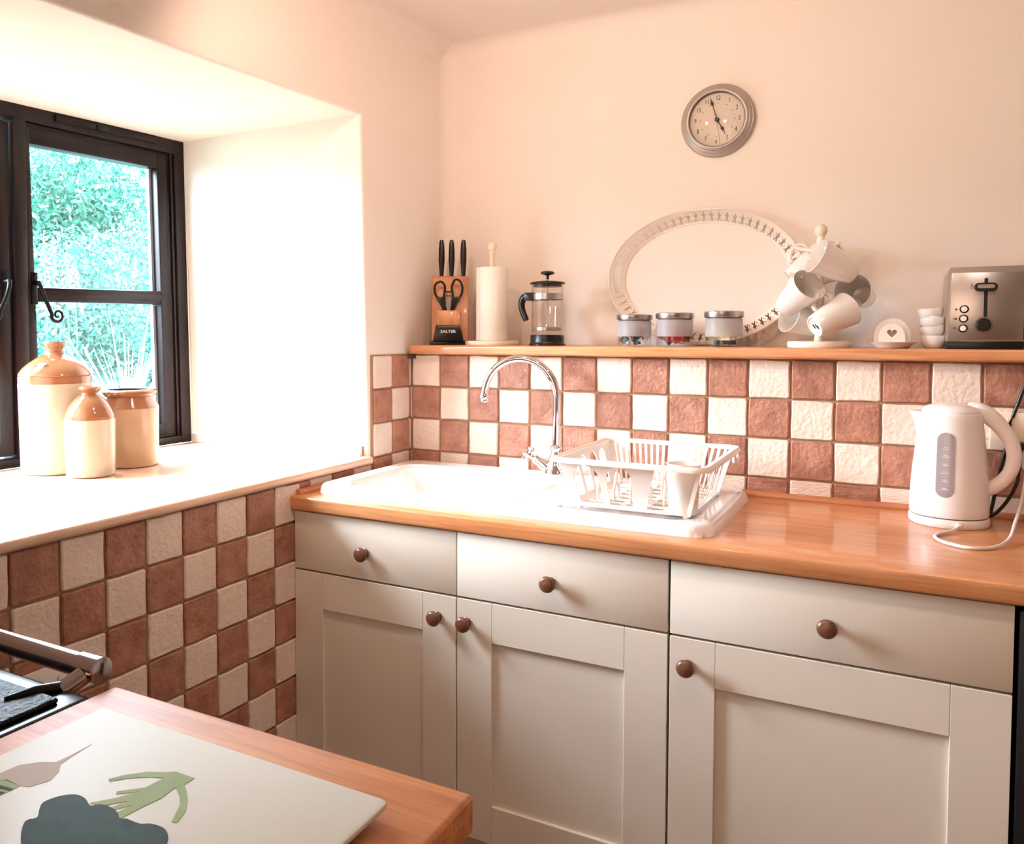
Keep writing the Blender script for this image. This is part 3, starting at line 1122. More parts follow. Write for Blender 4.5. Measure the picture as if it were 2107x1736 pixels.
slatrow('x', RY1 - 0.002, RX0 + 0.012, RX1 - 0.012, 19, 0.0065)
slatrow('y', RX1 - 0.002, RY0 + 0.080, RY1 - 0.010, 10, 0.006)
for (nm, a) in (('corner_post', (RX0, RY0)), ('corner_post', (RX0, RY1)), ('corner_post', (RX1, RY1))):
    bm = bmesh.new()
    sx = 1 if a[0] == RX0 else -1
    sy = 1 if a[1] == RY0 else -1
    w = 0.006 if (a == (RX1, RY0)) else 0.012
    xa, xb = sorted((a[0] + sx * 0.0004, a[0] + sx * 0.0030))
    ya, yb = sorted((a[1] + sy * 0.002, a[1] + sy * w))
    add_box(bm, xa, xb, ya, yb, RZ0, RZ1 - 0.002)
    xa, xb = sorted((a[0] + sx * 0.001, a[0] + sx * w))
    ya, yb = sorted((a[1] + sy * 0.0010, a[1] + sy * 0.0032))
    add_box(bm, xa, xb, ya, yb, RZ0, RZ1 - 0.002)
    for v in bm.verts:
        v.co = taper(v.co)
    done(nm, bm, M['rack'], dr_)
# base grid
holes = []
for i in range(5):
    for j in range(7):
        hx = RX0 + 0.040 + i * 0.049
        hy = RY0 + 0.045 + j * 0.044
        if hx > 0.9 and hy < -0.40:
            continue
        holes.append(rrect(hx, hx + 0.036, hy, hy + 0.032, 0.006, 2))
plate('base_grid', rrect(RX0 + 0.027, RX1 - 0.027, RY0 + 0.027, RY1 - 0.027, 0.02), holes, 0.003, M['rack'], dr_, Matrix.Translation((0, 0, RZ0 + 0.002)))
for i in range(5):
    for j in range(2):
        bm = bmesh.new()
        cx = RX0 + 0.06 + i * 0.038
        yy = -0.40 + j * 0.13
        pts = [(cx, yy, RZ0 + 0.003), (cx, yy, RZ0 + 0.030), (cx, yy + 0.016, RZ0 + 0.042), (cx, yy + 0.032, RZ0 + 0.030), (cx, yy + 0.032, RZ0 + 0.003)]
        add_tube(bm, catmull(pts, 4), 0.0032, 8)
        done('plate_prong', bm, M['rack'], dr_, smooth=True)
# cutlery pot in the front right corner
pot = lathe('cutlery_pot', [(0.0, 0.0), (0.030, 0.0), (0.034, 0.100), (0.036, 0.1035), (0.036, 0.105), (0.033, 0.105), (0.0315, 0.100), (0.0275, 0.004), (0.0, 0.004)], M['rack'], dr_, loc=(0.955, -0.452, 0.9315), seg=36)
tube('handle_tab', [(RX1 + 0.013, -0.215, RZ1 - 0.004), (RX1 + 0.013, -0.215, RZ1 - 0.022), (RX1 + 0.013, -0.165, RZ1 - 0.022), (RX1 + 0.013, -0.165, RZ1 - 0.004)], 0.005, M['rack'], dr_, seg=8)
for (a, b) in ((RX0 + 0.04, RY0 + 0.04), (RX1 - 0.04, RY0 + 0.04), (RX0 + 0.04, RY1 - 0.04), (RX1 - 0.04, RY1 - 0.04)):
    lathe('foot', [(0.0, 0.0), (0.006, 0.0), (0.007, 0.0075), (0.0, 0.0075)], M['rack'], dr_, loc=(a, b, 0.921), seg=12)

# ================================================================== SHELF ON THE LEDGE
sh = thing('ledge_shelf', 'long beech shelf board on top of the chequered tiles', 'shelf', (0, 0, 1.2485))
bm = bmesh.new()
add_box(bm, 0.024, 2.35, -0.046, YB - 0.002, 0.0, 0.0275)
fr_ = [e for e in bm.edges if all(v.co.y < 0 for v in e.verts) or all(v.co.x < 0.03 and v.co.y < 0.0 for v in e.verts)]
bmesh.ops.bevel(bm, geom=fr_, offset=0.008, segments=4, affect='EDGES', profile=0.5)
done('board', bm, M['shelf'], sh, smooth=True)
box('end_bracket', 0.010, 0.028, -0.030, -0.002, -0.015, -0.0005, M['gap'], sh)
ST = 1.2762   # top of shelf

# ------------------------------------------------------------------ knife block
KR = math.radians(27)


def kpos(dx, dy, dz):
    return (0.098 + dx * math.cos(KR) - dy * math.sin(KR), 0.085 + dx * math.sin(KR) + dy * math.cos(KR), ST + dz)


kb = thing('knife_block', 'beech knife block with a black sharpener base at the shelf end', 'knife block', (0.098, 0.085, ST), rotz=KR)
box('base', -0.063, 0.063, -0.055, 0.07, 0.0, 0.0115, M['black'], kb, bevel=0.002)
prism('block', [(-0.040, 0.012), (0.062, 0.012), (0.062, 0.218), (0.020, 0.218), (0.012, 0.214)], -0.057, 0.058, M['block'], kb, 'yz', bevel=0.003)
prism('front_step', [(-0.041, 0.012), (0.012, 0.012), (0.012, 0.108), (-0.032, 0.108)], -0.040, 0.032, M['block'], kb, 'yz', bevel=0.002)
shp = prism('sharpener', [(-0.052, 0.012), (0.044, 0.012), (0.033, 0.062), (-0.042, 0.062)], -0.068, -0.0415, M['black'], kb, 'xz', bevel=0.002)
box('sharpener_slot', -0.036, 0.026, -0.0695, -0.0675, 0.0545, 0.0565, M['steel'], shp)
lettering('lettering', 'SALTER', 0.0125, M['whiteink'], shp, Matrix.Translation((-0.004, -0.0688, 0.041)) @ XZ, bold=True, sx=1.15)
for i, kx in enumerate((-0.028, 0.004, 0.042)):
    kn = thing('kitchen_knife', ['black-handled kitchen knife, left one standing in the knife block', 'black-handled kitchen knife, middle one standing in the knife block',
                                 'black-handled kitchen knife, right one standing in the knife block'][i], 'knife', kpos(kx, 0.035, 0.2165), 'knives in the block', rotz=KR)
    bm = bmesh.new()
    add_tube(bm, [(0, 0, 0.001), (0.0, 0, 0.018), (0, 0, 0.052), (0, 0, 0.086), (0, 0, 0.108), (0, 0, 0.1165), (0, 0, 0.1185)], [0.0062, 0.0072, 0.0100, 0.0096, 0.0078, 0.006, 0.003], 14, flat=0.8, up=(1, 0, 0))
    done('handle', bm, M['black'], kn, smooth=True)
    box('blade', -0.0008, 0.0008, -0.012, 0.012, -0.15, 0.003, M['steel'], kn)

sc_ = thing('kitchen_scissors', 'black-handled kitchen scissors standing in the front slot of the knife block', 'scissors', kpos(-0.0045, -0.025, 0.105), rotz=KR)
for sgn in (-1, 1):
    top = 0.101 if sgn > 0 else 0.095
    cx = sgn * 0.0265
    lp = catmull([(cx - sgn * 0.014, 0, 0.060), (cx - sgn * 0.0155, 0, 0.078), (cx - sgn * 0.006, 0, top - 0.003), (cx + sgn * 0.008, 0, top - 0.005), (cx + sgn * 0.017, 0, 0.078), (cx + sgn * 0.015, 0, 0.055), (cx + sgn * 0.004, 0, 0.040), (cx - sgn * 0.009, 0, 0.041)], 5, True)
    tube('finger_loop', lp, 0.0036, M['black'], sc_, seg=8, flat=1.2, closed=True)
    prism('grip', [(sgn * 0.0035, 0.0), (sgn * 0.0165, 0.0), (sgn * 0.026, 0.022), (sgn * 0.040, 0.044), (sgn * 0.034, 0.048), (sgn * 0.020, 0.042), (sgn * 0.0125, 0.062), (sgn * 0.0095, 0.050), (sgn * 0.0095, 0.020)][::sgn], -0.004, 0.004, M['black'], sc_, 'xz', bevel=0.001)
box('bridge', -0.013, 0.013, -0.003, 0.003, 0.059, 0.064, M['black'], sc_, bevel=0.001)
lathe('rivet', [(0.0, -0.004), (0.007, -0.004), (0.007, 0.004), (0.0, 0.004)], M['steel'], sc_, loc=(0, 0, 0.014), seg=16, rot=(PI / 2, 0, 0))
prism('blade', [(-0.008, 0.014), (0.008, 0.014), (0.0068, 0.034), (0, 0.043), (-0.0068, 0.034)], -0.0012, 0.0012, M['steel'], sc_, 'xz')
prism('blade', [(-0.008, -0.03), (0.008, -0.03), (0.008, 0.014), (-0.008, 0.014)], -0.0012, 0.0012, M['steel'], sc_, 'xz')

# ------------------------------------------------------------------ paper towel
ph = thing('paper_towel_holder', 'cream wooden paper towel holder with ball finial on the shelf', 'holder', (0.2455, 0.085, ST))
lathe('base', [(0.0, 0.0), (0.0815, 0.0), (0.083, 0.003), (0.083, 0.010), (0.081, 0.0125), (0.0, 0.0125)], M['cream'], ph, seg=48)
lathe('pole', [(0.0, 0.012), (0.0085, 0.012), (0.0085, 0.282), (0.0, 0.282)], M['cream'], ph, seg=20)
lathe('finial', [(0.0, 0.278), (0.0105, 0.280), (0.0110, 0.286), (0.009, 0.289), (0.0128, 0.294), (0.0145, 0.302), (0.0128, 0.310), (0.008, 0.3145), (0.0, 0.316)], M['cream'], ph, seg=24)
pr = thing('paper_towel_roll', 'roll of white embossed kitchen paper on the cream holder', 'paper towel', (0.2455, 0.085, ST + 0.0128))
lathe('roll', [(0.020, 0.0), (0.047, 0.0), (0.0485, 0.002), (0.0485, 0.222), (0.047, 0.2245), (0.020, 0.2245), (0.020, 0.0)], M['paper'], pr, seg=48, cap=False)
bm = bmesh.new()
arc = [(0.0492 * math.cos(a), 0.0492 * math.sin(a)) for a in np.linspace(-2.55, -2.0, 8)]
arc2 = [(0.0497 * math.cos(a), 0.0497 * math.sin(a)) for a in np.linspace(-2.0, -2.55, 8)]
add_prism(bm, arc + arc2, 0.001, 0.2235, 'xy')
done('loose_end', bm, M['paper'], pr)
lathe('core', [(0.0192, 0.001), (0.0200, 0.001), (0.0200, 0.2235), (0.0192, 0.2235), (0.0192, 0.001)], M['block'], pr, seg=24, cap=False)

# ------------------------------------------------------------------ french press
fp = thing('french_press', 'glass french press with black base, lid and handle on the shelf', 'coffee maker', (0.430, 0.080, ST))
lathe('base', [(0.0, 0.0), (0.054, 0.0), (0.0545, 0.003), (0.051, 0.007), (0.0500, 0.012), (0.0500, 0.030), (0.047, 0.031), (0.0465, 0.008), (0.0, 0.008)], M['black'], fp, seg=40)
lathe('glass_beaker', [(0.0, 0.009), (0.044, 0.009), (0.0462, 0.013), (0.0462, 0.178), (0.0475, 0.180), (0.0450, 0.180), (0.0440, 0.176), (0.0440, 0.014), (0.0, 0.012)], M['glass'], fp, seg=40)
lathe('chrome_band', [(0.0466, 0.135), (0.0480, 0.135), (0.0480, 0.1535), (0.0466, 0.1535), (0.0466, 0.135)], M['steel'], fp, seg=40, cap=False)
ld_ = lathe('lid', [(0.0, 0.173), (0.041, 0.173), (0.0430, 0.181), (0.0515, 0.1815), (0.0525, 0.184), (0.050, 0.187), (0.030, 0.1905), (0.0, 0.192)], M['black'], fp, seg=40)
lathe('plunger_knob', [(0.0, 0.196), (0.0045, 0.196), (0.0042, 0.207), (0.014, 0.2095), (0.0200, 0.2115), (0.0205, 0.216), (0.016, 0.2195), (0.0, 0.2205)], M['black'], fp, seg=28)
tube('plunger_rod', [(0, 0, 0.046), (0, 0, 0.199)], 0.0016, M['steel'], fp, seg=8)
lathe('filter', [(0.0, 0.044), (0.039, 0.043), (0.0432, 0.044), (0.0437, 0.0535), (0.040, 0.0545), (0.006, 0.0555), (0.005, 0.062), (0.0, 0.062)], M['steel'], fp, seg=36)
hd = bpy.data.objects.new('handle', None)
COL.objects.link(hd)
hd.parent = fp
hp = catmull([(-0.052, -0.004, 0.144), (-0.064, -0.004, 0.147), (-0.076, -0.004, 0.140), (-0.0815, -0.004, 0.123), (-0.0780, -0.004, 0.102), (-0.070, -0.004, 0.084), (-0.066, -0.004, 0.074)], 5)
tube('grip', hp, [0.0105, 0.0115, 0.0110, 0.0100, 0.0095, 0.0095, 0.0085], M['black'], hd, seg=14)
box('mount', -0.060, -0.030, -0.040, 0.004, 0.1325, 0.1565, M['black'], hd, bevel=0.003)

# ------------------------------------------------------------------ three storage jars
jar_defs = [(0.6915, 0.085, 0.0495, 0.0735, 0.0145, 'left'), (0.804, 0.085, 0.0515, 0.0760, 0.0155, 'middle'), (0.934, 0.085, 0.0510, 0.0780, 0.0165, 'right')]
jlab = ['frosted glass jar with steel lid holding black and white sachets',
        'frosted glass jar with steel lid holding red and black sachets',
        'frosted glass jar with steel lid holding pale yellow sachets']
for (jx, jy, R, h, lh, nm), lb in zip(jar_defs, jlab):
    j = thing('storage_jar', lb, 'jar', (jx, jy, ST), 'steel-lidded glass jars on the shelf')
    R2 = R - 0.003
    hc = 0.027
    lathe('clear_foot', [(0.0, 0.0), (R2 - 0.002, 0.0), (R2, 0.002), (R2, hc), (R2 - 0.002, hc), (R2 - 0.002, 0.004), (0.0, 0.004)], M['glass'], j, seg=40)
    lathe('frosted_band', [(R2, hc), (R2, h - 0.004), (R2 - 0.003, h - 0.001), (R2 - 0.005, h - 0.001), (R2 - 0.002, h - 0.005), (R2 - 0.002, hc), (R2, hc)], M['frosted'], j, seg=40, cap=False)
    lathe('seal', [(R2 - 0.004, h - 0.004), (R2 - 0.0025, h - 0.003), (R2 - 0.0025, h + 0.002), (0.0, h + 0.002)], M['black'], j, seg=32, cap=False)
    lathe('lid', [(0.0, h), (R - 0.001, h), (R, h + 0.002), (R, h + lh - 0.0015), (R - 0.003, h + lh + 0.0005), (R - 0.010, h + lh + 0.001), (0.0, h + lh + 0.0015)], M['steel'], j, seg=48)


def sachet(jx, jy, R, m, label, grp, n, seed, bar=False):
    r = random.Random(seed)
    proto = None
    for k in range(n):
        a = r.uniform(0, 2 * PI)
        q = r.uniform(0.35, 0.70) * R
        w, hh, t = (0.020, 0.030, 0.0035)
        if bar:
            w, hh = 0.026, 0.055
        if proto is None:
            bm = bmesh.new()
            add_box(bm, -w / 2, w / 2, -t / 2, t / 2, -hh / 2, hh / 2, 0.001, 1)
            o = done('sachet', bm, m)
            proto = o
        else:
            o = proto.copy()
            COL.objects.link(o)
        tag(o, label, 'sachet', grp)
        o.location = (jx + q * math.cos(a), jy + q * math.sin(a) * 0.7 - 0.3 * R * 0.5, ST + 0.019 + r.uniform(0, 0.022))
        o.rotation_euler = (r.uniform(-0.5, 0.5), r.uniform(-1.1, 1.1), r.uniform(-0.8, 0.8))


(jx, jy, R, h, lh, nm) = jar_defs[0]
sachet(jx, jy, R, M['tea_black'], 'small black sachet inside the left steel-lidded glass jar', 'black sachets in the left jar', 8, 1)
sachet(jx, jy, R, M['tea_white'], 'small white sachet inside the left steel-lidded glass jar', 'white sachets in the left jar', 5, 2)
(jx, jy, R, h, lh, nm) = jar_defs[1]
sachet(jx, jy, R, M['tea_red'], 'small red sachet inside the middle steel-lidded glass jar', 'red sachets in the middle jar', 7, 3)
sachet(jx, jy, R, M['tea_black'], 'small black sachet inside the middle steel-lidded glass jar', 'black sachets in the middle jar', 6, 5)
(jx, jy, R, h, lh, nm) = jar_defs[2]
sachet(jx, jy, R, M['tea_yellow'], 'pale yellow sachet inside the right steel-lidded glass jar', 'yellow sachets in the right jar', 9, 6)
bs = box('sachet', -0.029, 0.029, -0.0015, 0.0015, -0.0055, 0.0055, M['tea_black'], bevel=0.0008)
bs.location = (0.944, 0.045, ST + 0.0118)
tag(bs, 'flat black sachet lying in the front of the right glass jar', 'sachet')

# ------------------------------------------------------------------ oval tray
tr = thing('oval_tray', 'cream oval tray with a pierced rim leaning on the wall behind the jars', 'tray', (0.850, 0.205, ST + 0.002))
A, B = 0.268, 0.1935
zc_ = B + 0.0005
el = lambda a, b, n=96: [(a * math.cos(2 * PI * k / n), zc_ + b * math.sin(2 * PI * k / n)) for k in range(n)]
lean = math.radians(4.5)
LM = Matrix.Rotation(-lean, 4, 'X')


def onrim(th, u, v):
    """point on rim: th angle, u along, v outward from mid rim radius"""
    am, bm_ = A - 0.0205, B - 0.0205
    p = Vector((am * math.cos(th), bm_ * math.sin(th)))
    t = Vector((-am * math.sin(th), bm_ * math.cos(th))).normalized()
    nrm = Vector((t.y, -t.x))
    q = p + t * u + nrm * v
    return (q.x, zc_ + q.y)


# even arc-length spacing
ths = np.linspace(0, 2 * PI, 2001)
seg_ = np.hypot(np.diff((A - .02) * np.cos(ths)), np.diff((B - .02) * np.sin(ths)))
cum = np.concatenate([[0], np.cumsum(seg_)])
NF = 62
holes = []
fig = [(0.0, 0.0125), (0.003, 0.0095), (0.0022, 0.006), (0.0058, 0.0048), (0.0058, 0.0015), (0.0024, 0.0008), (0.0036, -0.006), (0.0062, -0.0112), (0.0030, -0.0122), (0.0, -0.0060),
       (-0.0030, -0.0122), (-0.0062, -0.0112), (-0.0036, -0.006), (-0.0024, 0.0008), (-0.0058, 0.0015), (-0.0058, 0.0048), (-0.0022, 0.006), (-0.003, 0.0095)]
for k in range(NF):
    th = float(np.interp((k + 0.5) / NF * cum[-1], cum, ths))
    side_ = abs(math.cos(th)) > 0.975
    if side_:
        continue
    holes.append([onrim(th, u, v) for u, v in fig])
    for (u0, v0) in ((0.0092, 0.0065), (0.0092, -0.006)):
        holes.append([onrim(th, u0 + 0.0016 * math.cos(a), v0 + 0.0016 * math.sin(a)) for a in [i * PI / 3 for i in range(6)]])
for s0 in (0, PI):
    # hand slots at either end
    aa = []
    for t in np.linspace(-0.24, 0.24, 14):
        aa.append(onrim(s0 + t, 0, 0.008))
    for t in np.linspace(0.24, -0.24, 14):
        aa.append(onrim(s0 + t, 0, -0.008))
    holes.append(aa)
FL = 0.030


def flare(co):
    e_ = math.hypot(co.x / A, (co.z - zc_) / B)
    rho = max(0.0, (e_ - 0.84) / 0.16)
    return LM @ Vector((co.x, co.y - FL * rho, co.z))


plate('pierced_rim', el(A, B), [el(A - 0.041, B - 0.041 * B / A * 1.25)] + holes, 0.0024, M['tray'], tr, Matrix.Translation((0, -0.002, 0)) @ XZ, warp=flare)
plate('tray_floor', el(A - 0.0400, B - 0.0400 * B / A * 1.25), [], 0.002, M['tray'], tr, LM @ XZ)
bm = bmesh.new()
add_tube(bm, [flare(Vector((x, -0.002, z))) for x, z in el(A, B, 72)], 0.0024, 8, closed=True)
done('rolled_edge', bm, M['tray'], tr, smooth=True)

# ------------------------------------------------------------------ mug tree
TX, TY = 1.168, 0.080
mt = thing('mug_tree', 'cream wooden mug tree with round base and ball finial on the shelf', 'mug tree', (TX, TY, ST))
lathe('base', [(0.0, 0.0), (0.0730, 0.0), (0.0745, 0.003), (0.0745, 0.012), (0.072, 0.0155), (0.0, 0.0165)], M['cream'], mt, seg=48)
lathe('pole', [(0.0, 0.016), (0.0125, 0.016), (0.0105, 0.03), (0.0098, 0.27), (0.0, 0.272)], M['cream'], mt, seg=20)
lathe('finial', [(0.0, 0.265), (0.0105, 0.268), (0.0092, 0.275), (0.0080, 0.280), (0.0125, 0.286), (0.0150, 0.295), (0.0135, 0.304), (0.008, 0.3095), (0.0, 0.311)], M['cream'], mt, seg=24)


def mug_proto():
    t = thing('mug', 'white tapered china mug', 'mug', (0, 0, 0), 'white mugs on the mug tree')
    prof = [(0.0, 0.003), (0.020, 0.003), (0.0235, 0.0), (0.0260, 0.0), (0.0285, 0.004), (0.0330, 0.030), (0.0385, 0.065), (0.0430, 0.098), (0.0436, 0.1005), (0.0425, 0.1010), (0.0410, 0.098),
            (0.0362, 0.065), (0.0305, 0.030), (0.0260, 0.008), (0.020, 0.006), (0.0, 0.0055)]
    lathe('cup', prof, M['china'], t, seg=40)
    hp = catmull([(0.036, 0, 0.076), (0.047, 0, 0.082), (0.060, 0, 0.076), (0.0635, 0, 0.058), (0.056, 0, 0.040), (0.044, 0, 0.030), (0.034, 0, 0.030)], 4)
    tube('handle', hp, [0.0045, 0.0042, 0.004, 0.004, 0.004, 0.0042, 0.0045], M['china'], t, seg=10, flat=1.5, up=(0, 1, 0))
    return t


def place_mug(t, base, axis, hdir, label):
    z = Vector(axis).normalized()
    x = Vector(hdir)
    x = (x - z * x.dot(z)).normalized()
    y = z.cross(x)
    R = Matrix((x, y, z)).transposed().to_4x4()
    t.matrix_world = Matrix.Translation(base) @ R
    t['label'] = label
    hc = Vector(base) + z * 0.057 + x * 0.0515
    return hc


m0 = mug_proto()
# (reference point, is it the rim?, axis from base to rim, handle direction, label, place name)
mug_defs = [
    ((1.166, -0.012, 1.500), True, (-0.80, -0.42, 0.42), (0.3, 0.85, 0.75), 'topmost white mug on the mug tree, tipped with its mouth to the left'),
    ((1.150, 0.004, 1.432), True, (0.62, -0.58, 0.53), (-0.2, 0.5, 0.9), 'white mug below the topmost one, its mouth open to the upper right'),
    ((1.164, 0.000, 1.328), False, (0.66, 0.52, 0.42), (-0.55, 0.1, 0.9), 'lowest front white mug on the mug tree with its underside showing'),
    ((1.243, 0.060, 1.416), True, (-0.22, -0.95, 0.12), (-0.6, 0.2, 0.75), 'white mug at the right of the mug tree, its mouth facing the room'),
    ((1.098, 0.070, 1.357), True, (-0.72, -0.60, 0.30), (0.4, 0.3, 0.9), 'white mug hanging low at the left of the mug tree base'),
    ((1.090, 0.150, 1.455), False, (0.72, 0.18, 0.55), (-0.35, 0.1, 0.9), 'white mug at the back left of the mug tree, half hidden'),
]
for i, (ref, isrim, ax, hdv, lab) in enumerate(mug_defs):
    t = m0 if i == 0 else copy_tree(m0)
    az = Vector(ax).normalized()
    b0 = Vector(ref) - az * 0.1 if isrim else Vector(ref)
    hc = place_mug(t, b0, ax, hdv, lab)
    # the peg that carries this mug, from the pole up through the handle
    dxy = Vector((hc.x - TX, hc.y - TY, 0))
    tt = dxy.normalized()
    end_ = hc + tt * 0.016 + Vector((0, 0, 0.010))
    start = Vector((TX, TY, hc.z - 0.012))
    loc = Vector((TX, TY, ST))
    tube('peg', [start - loc, (start.lerp(end_, 0.6)) - loc, end_ - tt * 0.006 - loc, end_ - loc], [0.0050, 0.0050, 0.0056, 0.0035], M['cream'], mt, seg=10)

# small printed mark on the underside of the lowest front mug
cm = [o for o in bpy.data.objects if o.get('label', '').startswith('lowest front')][0]
for pts in ([(-0.012, 0.006), (-0.004, 0.010), (0.001, 0.004), (0.004, 0.007), (0.003, 0.001), (-0.004, 0.003), (-0.010, 0.004)], [(-0.004, -0.004), (0.008, -0.003), (0.007, -0.008), (-0.003, -0.008)]):
    prism('base_mark', pts, 0.0022, 0.0032, M['ink'], cm, 'xy')

# ------------------------------------------------------------------ napkin holder / heart dish
ht = thing('heart_dish', 'white china dish with an upright arched holder bearing a cut-out heart', 'dish', (1.331, 0.055, ST))
lathe('dish', [(0.0, 0.0), (0.034, 0.0), (0.038, 0.003), (0.046, 0.010), (0.0535, 0.0135), (0.055, 0.0150), (0.053, 0.0152), (0.044, 0.0115), (0.036, 0.006), (0.0, 0.005)], M['china'], ht, seg=40)


def dome(w, h, z0, n=16):
    return [(-w, z0), (w, z0)] + [(w * math.cos(PI * k / n), z0 + h * 0.35 + (h * 0.65) * math.sin(PI * k / n)) for k in range(n + 1)]


heart = []
for k in range(28):
    t = 2 * PI * k / 28
    heart.append((0.00070 * 16 * math.sin(t) ** 3, 0.036 + 0.00070 * (13 * math.cos(t) - 5 * math.cos(2 * t) - 2 * math.cos(3 * t) - math.cos(4 * t)) * 1.05))
plate('front_arch', dome(0.0275, 0.048, 0.0105), [heart], 0.0035, M['china'], ht, Matrix.Translation((0, -0.016, 0)) @ XZ, bevel=0.0008)
plate('back_arch', dome(0.0385, 0.062, 0.0095), [], 0.0035, M['china'], ht, Matrix.Translation((0, 0.008, 0)) @ XZ, bevel=0.0008)
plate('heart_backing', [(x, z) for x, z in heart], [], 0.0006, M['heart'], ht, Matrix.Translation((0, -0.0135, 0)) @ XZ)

# ------------------------------------------------------------------ stack of small bowls
blab = ['small white ramekin at the bottom of the tilted stack beside the toaster', 'small white ramekin, second from the bottom of the stack by the toaster',
        'small white ramekin, third from the bottom of the stack by the toaster', 'small white ramekin on top of the tilted stack by the toaster']
b0 = None
bz = [0.0, 0.0205, 0.0415, 0.061]
bx_ = [1.4180, 1.4165, 1.4120, 1.4115]
tl = [(0, 0), (0.10, -0.12), (-0.05, 0.10), (0.03, -0.06)]
for i in range(4):
    if b0 is None:
        b0 = thing('ramekin', blab[0], 'bowl', (bx_[0], 0.085, ST), 'stacked white ramekins')
        lathe('cup', [(0.0, 0.0), (0.0165, 0.0), (0.0190, 0.002), (0.0245, 0.010), (0.0268, 0.020), (0.0272, 0.0305), (0.0260, 0.0305), (0.0250, 0.020), (0.0180, 0.005), (0.0, 0.0040)], M['china'], b0, seg=32)
        o = b0
    else:
        o = copy_tree(b0)
        o['label'] = blab[i]
    o.location = (bx_[i], 0.085, ST + bz[i] + (0.004 if i else 0))
    o.rotation_euler = (tl[i][0], tl[i][1], 0)

# ------------------------------------------------------------------ toaster
to = thing('toaster', 'brushed steel toaster with black base at the right end of the shelf', 'toaster', (1.5145, 0.0, ST))
box('base', -0.074, 0.074, 0.002, 0.222, 0.0, 0.018, M['black'], to, bevel=0.003)
prof = [(-0.0745, 0.018), (0.0745, 0.018), (0.0745, 0.165), (0.0725, 0.178), (0.068, 0.186), (-0.068, 0.186), (-0.0725, 0.178), (-0.0745, 0.165)]
bm = bmesh.new()
add_prism(bm, prof, 0.004, 0.224, 'xz')
done('shell', bm, M['steel'], to)
prism('front_plate', [(-0.0705, 0.020), (0.0715, 0.020), (0.0715, 0.172), (-0.0660, 0.173)], -0.002, 0.0045, M['steel'], to, 'xz', bevel=0.0012)
box('side_cheek', 0.0715, 0.0755, -0.001, 0.20, 0.02, 0.120, M['black'], to)
plate('lever_slot', rrect(-0.0035, 0.0035, 0.072, 0.160, 0.0034), [], 0.001, M['blackmat'], to, Matrix.Translation((0, -0.0026, 0)) @ XZ)
lv = plate('lever', rrect(-0.021, 0.021, -0.008, 0.008, 0.0078), [], 0.012, M['black'], to, Matrix.Translation((-0.001, -0.010, 0.1395)) @ XZ, bevel=0.001)
plate('lever_inlay', rrect(-0.0165, 0.0165, -0.0042, 0.0042, 0.004), [], 0.001, M['steel'], lv, Matrix.Translation((-0.001, -0.0175, 0.1405)) @ XZ)
dl = lathe('browning_dial', [(0.0, 0.0), (0.0175, 0.0), (0.0175, 0.004), (0.0155, 0.005), (0.0150, 0.004), (0.0140, 0.004), (0.0135, 0.013), (0.012, 0.0145), (0.0, 0.0145)], M['black'], to, loc=(-0.003, -0.0022, 0.0545), seg=32, rot=(PI / 2, 0, 0))
lathe('dial_ring', [(0.0150, 0.0045), (0.0168, 0.0045), (0.0164, 0.0062), (0.0150, 0.0062), (0.0150, 0.0045)], M['chrome'], dl, seg=32, cap=False)
for k, (bx, bz2) in enumerate(((-0.0405, 0.0905), (-0.0415, 0.0690), (-0.0420, 0.0470))):
    bt = lathe('button', [(0.0, 0.0), (0.0092, 0.0), (0.0092, 0.0025), (0.0068, 0.0035), (0.0, 0.0035)], M['black'], to, loc=(bx, -0.0022, bz2), seg=24, rot=(PI / 2, 0, 0))
    lathe('button_cap', [(0.0, 0.0036), (0.0064, 0.0036), (0.0060, 0.0050), (0.0, 0.0052)], M['plastic'], bt, seg=20)
# printed symbols
IM = Matrix.Translation((0, -0.0025, 0)) @ XZ
for a in range(3):
    ca, sa = math.cos(a * PI / 3), math.sin(a * PI / 3)
    w_ = 0.0005
    L_ = 0.0036
    cx, cz = -0.0560, 0.0900
    plate('printed_symbol', [(cx + ca * L_ - sa * w_, cz + sa * L_ + ca * w_), (cx - ca * L_ - sa * w_, cz - sa * L_ + ca * w_), (cx - ca * L_ + sa * w_, cz - sa * L_ - ca * w_), (cx + ca * L_ + sa * w_, cz + sa * L_ - ca * w_)], [], 0.0004, M['ink'], to, IM)
plate('printed_symbol', rrect(-0.0605, -0.0540, 0.0665, 0.0705, 0.001, 2), [rrect(-0.0595, -0.0570, 0.0673, 0.0693, 0.0005, 1)], 0.0004, M['ink'], to, IM)
plate('printed_symbol', [(-0.0615, 0.0450), (-0.0545, 0.0450), (-0.0580, 0.0508)], [[(-0.0600, 0.0459), (-0.0560, 0.0459), (-0.0580, 0.0490)]], 0.0004, M['ink'], to, IM)
plate('printed_symbol', rrect(-0.0300, -0.0235, 0.1370, 0.1415, 0.001, 2), [rrect(-0.0293, -0.0242, 0.1376, 0.1409, 0.0005, 1)], 0.0004, M['ink'], to, IM)
plate('printed_symbol', rrect(-0.0292, -0.0244, 0.1425, 0.1458, 0.001, 2), [rrect(-0.0286, -0.0250, 0.1430, 0.1453, 0.0005, 1)], 0.0004, M['ink'], to, IM)
plate('printed_symbol', [(-0.0280, 0.1475), (-0.0256, 0.1475), (-0.0268, 0.1498)], [], 0.0004, M['ink'], to, IM)
for k in range(9):
    a = -0.6 + k * (PI + 1.2) / 8
    plate('dial_mark', circ(-0.003 + 0.0205 * math.cos(a), 0.0545 + 0.0205 * math.sin(a), 0.0006, 6), [], 0.0004, M['ink'], to, IM)
